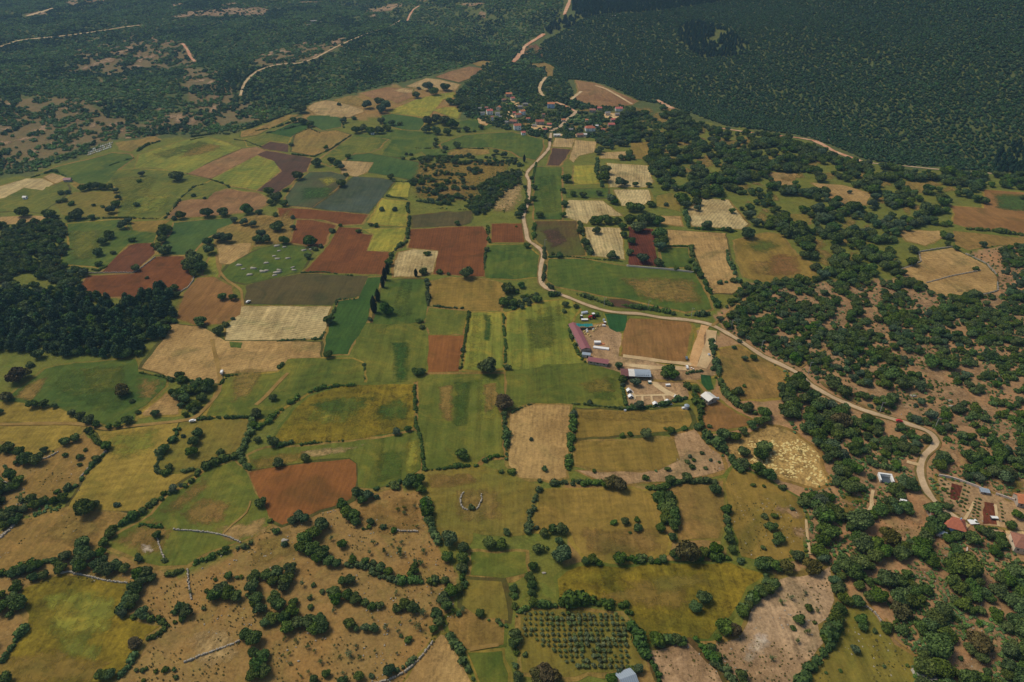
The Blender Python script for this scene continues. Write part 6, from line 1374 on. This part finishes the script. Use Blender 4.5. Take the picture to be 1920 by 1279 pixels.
for r_ in range(3):
    for c_ in range(7): MB().box((-L/2+L*.5+L*.46*(c_+.5)/7, -3.4+r_*1.5-.2, 3.2+.27+(r_*1.5+.5)*.12+.1), (L*.46/7*.62, .95, .12)).build('roof_panel', M_PAN, e)
g, d = P(1099, 669); e = empty('container', tuple(g), math.radians(-12)); MB().box((0, 0, 1.3), (6.5, 3.6, 2.6)).build('body', M_SILV, e); MB().box((0, 0, 2.68), (6.8, 3.9, .15)).build('roof', M_GREYS, e); MB().box((1.2, -1.83, 1.1), (1.1, .1, 2.0)).build('door', M_GLASS, e); tag(e, 'pale blue-grey cabin at the lower end of magenta barn', 'cabin')
g, d = P(1091, 616); e = empty('canopy', tuple(g), math.radians(4)); n = 9
tv = []; tf = []
for i in range(n+1):
    for j in range(4): tv.append((-9+18*i/n, -2.4+j*1.6, 3.1+.45*math.sin(i*1.7)*math.cos(j*1.3)+.3*math.sin(i*.7)))
for i in range(n):
    for j in range(3): tf.append((i*4+j, (i+1)*4+j, (i+1)*4+j+1, i*4+j+1))
mesh('tarpaulin', tv, tf, M_TEAL, parent=e, smooth=True)
for i in range(5):
    for j in (-2.2, 2.2): MB().cyl((-8.5+4.25*i, j, 0), (-8.5+4.25*i, j, 2.9), .1).build('pole', M_DOOR, e)
tag(e, 'teal tarpaulin shelter at the top of magenta barn', 'shelter')
# small black and white cabins
for (x, y, rz, lab) in ((1179, 735, 10, 'upper left of the four black-and-white animal huts'), (1182, 746, 10, 'lower left of the four black-and-white animal huts'), (1228, 760, 5, 'third of the black-and-white animal huts, bottom middle'), (1251, 756, 5, 'rightmost of the four black-and-white animal huts')):
    g, d = P(x, y); e = empty('animal_hut', tuple(g), math.radians(rz))
    b = MB(); b.box((0, 0, .7), (3.2, 2.4, 1.4)); b.add([(-1.6, -1.21, 1.4), (1.6, -1.21, 1.4), (0, -1.21, 2.6), (-1.6, 1.2, 1.4), (1.6, 1.2, 1.4), (0, 1.2, 2.6)], [(0, 1, 2), (4, 3, 5)]); b.build('body', M_PAN, e)
    r = MB(); V = [(-1.9, -1.5, 1.25), (0, -1.5, 2.65), (0, 1.5, 2.65), (-1.9, 1.5, 1.25), (1.9, -1.5, 1.25), (1.9, 1.5, 1.25)]; V += [(p, q, z+.12) for p, q, z in V]
    r.add(V, [(0, 1, 2, 3)[::-1], (1, 4, 5, 2)[::-1], (6, 7, 8, 9), (7, 10, 11, 8), (0, 1, 7, 6), (1, 4, 10, 7), (2, 3, 9, 8), (5, 2, 8, 11), (3, 0, 6, 9), (4, 5, 11, 10)]); r.build('roof', M_TANK, e)
    MB().box((0, -1.24, .6), (.8, .1, 1.1)).build('door', M_TANK, e); MB().box((2.4, -.8, .06), (1.6, 3.2, .12)).build('platform', M_CONC, e); tag(e, lab, 'animal hut', 'black and white animal huts')
# grain silo, tanks, containers
g, d = P(1287, 766); e = empty('silo', tuple(g), .3); MB().cyl((0, 0, 0), (0, 0, 2.6), 1.7, n=18).build('tank', M_SILV, e); MB().cyl((0, 0, 2.6), (0, 0, 3.5), 1.85, .3, 18).build('roof', M_GREYS, e); MB().box((-2.6, .3, .6), (1.6, 1.4, 1.2)).build('feed_box', M_TANK, e); tag(e, 'silvery round tank at corner of the upper gold field', 'tank')
def crate(x, y, sx, sy, h, rz, mat, label, nm='crate', cat_='crate', lid=True, group=None):
    g, d = P(x, y); e = empty(nm, tuple(g), math.radians(rz)); MB().box((0, 0, h/2), (sx, sy, h), 0, .96).build('body', mat, e)
    if lid: MB().box((0, 0, h+.06), (sx*1.04, sy*1.04, .12)).build('lid', M_TANK if mat is not M_TANK else M_SILV, e)
    tag(e, label, cat_, group)
crate(1252, 724, 3.4, 1.6, 1.3, 5, M_SILV, 'small grey box trailer in the dry paddock', 'trailer', 'trailer'); crate(1218, 719, 2.2, 2.0, 1.6, 5, M_TEAL, 'green feed box right of the tree by farm shed')
crate(1272, 747, 6.5, 3.0, .9, -30, M_CONC, 'long whitish trough at the end of pale path', 'trough', 'trough'); crate(1296, 692, .9, .9, .9, 0, M_TILEP, 'small red barrel right of the white car', 'barrel', 'barrel'); crate(1300, 694, .8, .9, .9, 0, M_TILEP, 'second small red barrel, farther right of white car', 'barrel', 'barrel')
crate(1345, 749, 2.0, 1.4, 1.2, 0, M_TANK, 'white water tank right of the white barn', 'water_tank', 'tank'); crate(1329, 667, 1.6, 1.6, 1.4, 0, M_TANK, 'white tank alone on the pale earth track', 'water_tank', 'tank'); crate(1172, 771, 1.6, 1.2, .9, 0, M_TANK, 'white trough left of the upper gold field', 'trough', 'trough')
crate(1824, 980, 5, 3.4, .5, 5, M_CONC, 'pale concrete slab by the lower right garden', 'slab', 'slab'); crate(1863, 974, 3.6, 1.8, 1.5, -5, M_PAN, 'dark blue box beside the tilled red bed', 'crate', 'crate')
crate(1127, 654, 13, 3, 1.0, -14, M_TANK, 'long white covered heap in the farmyard', 'covered_heap', 'heap', False); crate(1120, 645, 5.2, 2.6, 2.0, 0, M_SILV, 'white and dark trailer above the white heap', 'trailer', 'trailer')
crate(1129, 646, 4, 2.4, .5, 10, M_TILEO, 'low orange pile right of the yard trailer', 'sand_pile', 'pile', False); crate(1132, 602, 1.6, 1.2, 1.6, 0, M_TANK, 'white bin by the emerald plot', 'bin', 'bin'); crate(1134, 607, 2, 1.6, 1.6, 0, M_TILEB, 'brown crate by the emerald plot'); crate(1132, 612, 2.4, 1.4, 1.2, 0, M_SILV, 'grey crate at the edge of emerald plot')
M_STRAW = flat('pale_sacks', (214, 190, 140), .9)
for i, (x, y) in enumerate(((1090, 625), (1095, 623), (1097, 627), (1101, 623), (1103, 628), (1106, 631), (1112, 619), (1116, 619), (1112, 622), (1084, 620), (1120, 613), (1126, 612), (1100, 620))):
    g, d = P(x, y); o = MB().box((0, 0, .5), (1.7, 1.2, 1.0), rnd.random(), .85).box((.2, .1, 1.2), (1.0, .8, .5), rnd.random(), .8).build('sack_pile', M_STRAW if i % 3 else M_TANK); o.location = g; want(o, x, y, 'pale', 'sack pile', 'sack pile', 'pale sack piles in the farmyard')
# U-shaped white cistern
g, d = P(1660, 900); e = empty('cistern', tuple(g), math.radians(-12)); MB().box((0, 3.0, 1.1), (8.0, 1.1, 2.4)).build('back_wall', M_TANK, e); MB().box((-3.6, -.35, 1.0), (.8, 5.6, 2.2)).build('side_wall', M_TANK, e); MB().box((3.5, -.35, 1.0), (1.1, 5.6, 2.2)).build('side_wall', M_TANK, e); MB().box((.2, -.3, .1), (6.6, 5.4, .2)).build('floor_slab', M_PAN, e); tag(e, 'white U-shaped concrete tank in the clearing at right', 'tank')
# grave stones
gi = 0
for r_ in range(3):
    for c_ in range(11):
        x = 168+c_*4.2-r_*1.5+rnd.uniform(-.6, .6); y = 288-c_*1.45+r_*4.2-5; g, d = P(x, y); o = MB().box((0, 0, .45), (1.3, 2.4, .9)).box((0, 1.0, 1.4), (1.0, .3, 1.4)).build('gravestone', M_TANK if rnd.random() < .6 else M_CONC); o.location = g; o.rotation_euler = (0, 0, -.5)
        tag(o, f'white gravestone, {ordn(c_)} from left in {("back", "middle", "front")[r_]} row of the graveyard', 'gravestone', 'white gravestones of the hillside graveyard')
# ---------------------------------------------------------------- vehicles
M_TYRE = flat('tyre_rubber', (30, 30, 32), .8); M_REDP = flat('red_paint', (190, 34, 36), .35, .04, .5); M_BLUEP = flat('slate_blue_paint', (96, 112, 136), .35, .04, .5); M_WHP = M_TANK; M_RIM = flat('wheel_rim', (170, 170, 174), .4); M_LAMP = flat('lamp_glass', (224, 220, 200), .2)
def profile(b, pts, w0, w1):
    n = len(pts); V = [(x, -w0/2 if z < 1.0 else -w1/2, z) for x, z in pts]+[(x, w0/2 if z < 1.0 else w1/2, z) for x, z in pts]
    return b.add(V, [(i, (i+1) % n, n+(i+1) % n, n+i)[::-1] for i in range(n)]+[tuple(range(n)), tuple(range(n, 2*n))[::-1]])
def car(x, y, rz, paint, label, van=False, nm='parked_car', cat_='car'):
    g, d = P(x, y); e = empty(nm, (g[0], g[1], g[2]+(.72 if nm != 'parked_car' or True else 0)*0+.66), math.radians(rz))
    pts = [(-2.15, .35), (2.1, .35), (2.15, .75), (1.3, .95), (.7, 1.48), (-1.1, 1.5), (-1.75, 1.0), (-2.15, .92)] if not van else [(-2.5, .4), (2.4, .4), (2.5, .95), (1.75, 1.15), (1.25, 2.0), (-2.45, 2.05)]
    profile(MB(), pts, 1.76, 1.5 if not van else 1.7).build('body', paint, e)
    gl = [(-1.62, 1.02), (1.18, 1.0), (.68, 1.41), (-1.08, 1.43)] if not van else [(.5, 1.2), (1.72, 1.2), (1.3, 1.85), (.5, 1.9)]
    profile(MB(), gl, 1.80, 1.66 if not van else 1.76).build('window', M_GLASS, e)
    for sx in (-1.35, 1.35):
        for sy in (-.8, .8):
            wh = MB().cyl((sx, sy-.11, .33), (sx, sy+.11, .33), .33, n=14).build('wheel', M_TYRE, e); MB().cyl((sx, sy-.13, .33), (sx, sy+.13, .33), .18, n=10).build('rim', M_RIM, wh)
    for sy in (-.6, .6): MB().box((2.13 if not van else 2.46, sy, .68), (.08, .3, .16)).build('headlight', M_LAMP, e); MB().box((-2.15 if not van else -2.5, sy, .8), (.06, .28, .16)).build('tail_light', M_REDP, e)
    tag(e, label, cat_)
car(1685, 792, -12, M_REDP, 'red car driving on the gravel road at right'); car(1287, 674, 80, M_BLUEP, 'slate blue car at the edge of the sand paddock'); car(1288, 691, 85, M_WHP, 'white car left of the two red barrels')
car(417, 701, 100, M_WHP, 'white van on the dirt track in the straw field', True, 'van', 'van'); car(362, 792, 15, M_WHP, 'white car at the junction of the dirt tracks'); car(1694, 945, -22, M_WHP, 'white van parked among trees below the cistern', True, 'van', 'van'); car(466, 568, 60, M_WHP, 'tiny white car by the wide dark olive field')
def tractor(x, y, rz, paint, label, nm='tractor', big=1.0):
    g, d = P(x, y); e = empty(nm, tuple(g), math.radians(rz), big)
    MB().box((.9, 0, 1.15), (2.0, .9, .8), 0, .92).box((-.3, 0, .85), (2.6, .8, .35)).build('body', paint, e); c = MB().box((-.6, 0, 1.9), (1.3, 1.3, 1.3), 0, .88).build('cab', M_GLASS, e); MB().box((-.6, 0, 2.62), (1.45, 1.45, .14)).build('roof', M_WHP, c)
    for sy in (-.85, .85):
        w_ = MB().cyl((-.8, sy-.22, .8), (-.8, sy+.22, .8), .8, n=16).build('wheel', M_TYRE, e); MB().cyl((-.8, sy-.25, .8), (-.8, sy+.25, .8), .38, n=10).build('rim', paint, w_)
        w_ = MB().cyl((1.45, sy*.85-.14, .48), (1.45, sy*.85+.14, .48), .48, n=14).build('wheel', M_TYRE, e); MB().cyl((1.45, sy*.85-.17, .48), (1.45, sy*.85+.17, .48), .22, n=8).build('rim', paint, w_)
    MB().cyl((1.5, .3, 1.5), (1.5, .3, 2.4), .06).build('exhaust', M_TYRE, e); tag(e, label, 'tractor')
tractor(1110, 597, 200, M_REDP, 'big red harvester-like tractor with white roof above farmyard', big=1.7); tractor(1090, 597, 80, M_BLUEP, 'blue-white tractor left of the red tractor', big=1.2)
crate(1096, 588, 5.5, 2.2, 1.4, 18, M_TANK, 'white flat trailer above the two tractors', 'trailer', 'trailer'); crate(1096, 601, 5.5, 2.6, 1.0, 0, M_PAN, 'dark low trailer below the blue-white tractor', 'trailer', 'trailer')
# ---------------------------------------------------------------- roadside poles
M_POLE = flat('grey_pole', (176, 172, 166), .8)
side = ['first pole from left, beside the road bend', 'second pole from left, above the emerald plot', 'third pole from left, behind the sand paddock', 'fourth pole from left, near the paddock corner', 'fifth pole from left, right of the road fork', 'sixth pole from left, on the bend below scrub', 'seventh pole from left, beside the long slope road', 'second last pole, left of the red car', 'last pole, tall beside the sharp road bend']
for (x, y, h), lab in zip(POLES, side):
    g, d = P(x, y); g = g+np.array([1.5, 3.0, 0]); g[2] = float(H(g[0], g[1])); e = empty('utility_pole', tuple(g)); MB().cyl((0, 0, -.3), (0, 0, h), .22, .14, 10).build('pole', M_POLE, e); MB().box((.6, 0, h-.3), (2.2, .14, .16)).build('crossarm', M_POLE, e)
    MB().box((1.5, 0, h-.45), (.7, .3, .14)).build('lamp_head', M_SILV, e); MB().cyl((-.3, 0, h-.2), (-.3, 0, h+.15), .07).build('insulator', M_GLASS, e); tag(e, 'grey roadside '+lab, 'utility pole', 'poles along the gravel road')
# ---------------------------------------------------------------- tufts and stones on the dry ground (uncountable)
def scatter_pts(n, polys, r0, r1, seed, thr=.5, sc=14.):
    rr = np.random.default_rng(seed); px = rr.uniform(-40, 1960, n); py = rr.uniform(880, 1300, n) if seed != 9 else rr.uniform(380, 1300, n)
    X, dd = PM(np.column_stack([px, py])); m = fbm(X[:, 0]/sc, X[:, 1]/sc) > thr
    ok = np.zeros(n, bool)
    for p in polys: ok |= inpoly(px, py, p)
    m &= ok; return np.column_stack([X[m], rr.uniform(r0, r1, m.sum())])
dry = [pairs('-40 1080 340 1080 500 990 640 950 780 920 820 1040 880 1100 840 1190 740 1300 230 1300 300 1170 240 1090 -40 1100'), pairs('1330 1210 1560 1060 1560 1200 1500 1300 1370 1300'), pairs('1740 1150 1960 1180 1960 1300 1740 1300'), pairs('1220 1220 1330 1210 1380 1300 1260 1300'), pairs('-40 830 150 840 150 1000 -40 1080'), pairs('1500 1300 1580 1150 1700 1220 1700 1300'), pairs('1370 900 1510 940 1510 1050 1380 1040'), pairs('1270 820 1350 850 1350 890 1260 890'), pairs('1550 900 1900 950 1900 1150 1640 1130')]
tm = me_from('tuft', crown_geo(91, 3, 40, .3, .6, cs=CS2, cz=.2), M_TUF)
tp = scatter_pts(9000, dry, .18, .5, 8, .5); o = bpy.data.objects.new('grass_tuft', tm); link(o); o.location = tp[0][:3]; o.scale = (.5,)*3; tag(o, 'olive green grass tuft on the dry brown slope', 'grass tuft')
gn_scatter('grass_tufts', tp[1:], [o], 'small dry tufts scattered over the brown slopes', 'grass tufts')
und = [pairs('1340 600 1400 540 1700 520 1900 440 2100 440 2100 1320 1700 1320 1560 1060 1440 1050 1500 960 1460 700'), pairs('-100 830 150 850 120 960 -100 1000'), pairs('1260 820 1370 850 1340 900 1090 910 1250 880'), pairs('780 300 990 300 960 400 780 390')]
rr = np.random.default_rng(4); n_ = 60000; px_ = rr.uniform(-60, 2060, n_); py_ = rr.uniform(300, 1310, n_); ok = np.zeros(n_, bool)
for q in und: ok |= inpoly(px_, py_, q)
px_, py_ = px_[ok], py_[ok]; X_, _ = PM(np.column_stack([px_, py_])); ok = (fbm(X_[:, 0]/16, X_[:, 1]/16) > .46)
for q in fieldpolys: ok &= ~inpoly(px_, py_, q)
for i in range(0, len(X_), 4000):
    s = slice(i, i+4000); ok[s] &= (np.hypot(X_[s, None, 0]-road_pts[None, :, 0], X_[s, None, 1]-road_pts[None, :, 1])-road_pts[None, :, 2]*.5).min(1) > 1.2
X_ = X_[ok]; gn_scatter('undergrowth', np.column_stack([X_, rr.uniform(.4, 1.3, len(X_))]), MQ[:3], 'small low bushes between the larger ones on reddish ground', 'undergrowth')
# straw heaps on the dotted field
sm = me_from('straw_heap', (CS2[0]*[1, .8, .35], CS2[1]), M_STRAW)
bp = pairs('1380 862 1400 830 1440 812 1500 820 1540 860 1550 903 1530 912 1470 892 1420 868'); px_ = rr.uniform(1370, 1556, 900); py_ = rr.uniform(812, 914, 900); ok = inpoly(px_, py_, bp); X_, _ = PM(np.column_stack([px_[ok], py_[ok]])); X_ = X_[fbm(X_[:, 0]/9, X_[:, 1]/9) > .42]
for i, q in enumerate(X_[:290]):
    o = bpy.data.objects.new('straw_heap', sm); link(o); o.location = q; s_ = rr.uniform(.5, 1.1); o.scale = (s_*rr.uniform(.8, 1.6), s_, s_); o.rotation_euler = (0, 0, rr.uniform(0, 6)); pq = proj(q[0], q[1], q[2]); tag(o, 'small pale straw heap among many on the tan dotted field', 'straw heap', 'straw heaps on the dotted field')
# rows of young plants in the garden
gm = [v for kk, v in PROTO.items() if kk[0] == 's'][0].data; k_ = 0
for x0, y0, x1, y1, n_ in ((1764, 902, 1800, 950, 7), (1772, 900, 1814, 958, 8), (1808, 912, 1800, 950, 6), (1816, 916, 1806, 960, 7), (1830, 935, 1822, 975, 8), (1836, 938, 1830, 980, 8), (1842, 990, 1868, 992, 5), (1876, 945, 1880, 978, 6), (1768, 910, 1786, 948, 6)):
    for i in range(n_):
        x = x0+(x1-x0)*i/(n_-1)+rnd.uniform(-1, 1); y = y0+(y1-y0)*i/(n_-1)+rnd.uniform(-1, 1); g, d = P(x, y); o = bpy.data.objects.new('garden_plant', gm); link(o); o.location = g; s_ = rnd.uniform(.5, .95); o.scale = (s_, s_, s_)
        want(o, x, y, 'small dark', 'garden plant', 'garden plant', 'young plants in the garden rows')
o2 = bpy.data.objects.new('stone', BM_[0]); link(o2); o2.location = P(560, 1240)[0]; o2.scale = (.7,)*3; tag(o2, 'small pale stone on the bottom brown slope', 'stone')
sp_ = scatter_pts(5000, dry+[pairs('1450 560 1960 600 1960 860 1750 820 1500 690')], .2, .6, 9, .5, 20.); gn_scatter('field_stones', sp_, [o2], 'pale stones strewn over the dry slopes', 'stones')
write_labels()
# ---------------------------------------------------------------- air, sky, sun, camera
EL, AZ = math.radians(54), math.radians(-62)     # sun from the upper left, slightly behind the valley
w = bpy.data.worlds.new('World'); S.world = w; w.use_nodes = True; nt = w.node_tree; bg = nt.nodes['Background']
sk = nt.nodes.new('ShaderNodeTexSky'); sk.sky_type = 'NISHITA'; sk.sun_disc = False; sk.sun_elevation = EL; sk.sun_rotation = AZ; sk.air_density = 1.0; sk.dust_density = 2.0; sk.ozone_density = 1.0; sk.altitude = 600
nt.links.new(sk.outputs[0], bg.inputs['Color']); bg.inputs['Strength'].default_value = .105
sl = bpy.data.lights.new('sun', 'SUN'); sl.energy = 2.5; sl.angle = math.radians(24); sl.color = (1, .94, .84); so = bpy.data.objects.new('sun', sl); link(so)
dv = Vector((math.sin(AZ)*math.cos(EL), math.cos(AZ)*math.cos(EL), math.sin(EL))); so.rotation_euler = dv.to_track_quat('Z', 'Y').to_euler(); so.location = (0, 0, 600)
hz = MB().box((0, 0, 270), (19000, 19000, 640)).build('haze', None) if False else None
b = MB().box((0, 0, 250), (18600, 18600, 620))
hm = bpy.data.materials.new('haze_air'); hm.use_nodes = True; t = hm.node_tree; t.nodes.remove(t.nodes['Principled BSDF']); vp = t.nodes.new('ShaderNodeVolumePrincipled'); vp.inputs['Color'].default_value = (.44, .72, .98, 1); vp.inputs['Density'].default_value = HAZE; vp.inputs['Anisotropy'].default_value = .2
t.links.new(vp.outputs[0], t.nodes['Material Output'].inputs['Volume'])
if HAZE > 0: tag(b.build('haze', hm), kind='stuff')
cd = bpy.data.cameras.new('camera'); cd.sensor_width = 36; cd.lens = 36*FPX/1920; cd.clip_start = 1; cd.clip_end = 30000
co = bpy.data.objects.new('camera', cd); link(co); co.location = (0, 0, ALT); co.rotation_euler = (math.pi/2-PITCH, 0, 0); S.camera = co
S.render.engine = 'CYCLES'; S.cycles.volume_bounces = 0; S.cycles.max_bounces = 4; S.cycles.diffuse_bounces = 2
S.view_settings.view_transform = 'Standard'; S.view_settings.look = 'None'; S.view_settings.gamma = 1; S.view_settings.exposure = EXPO
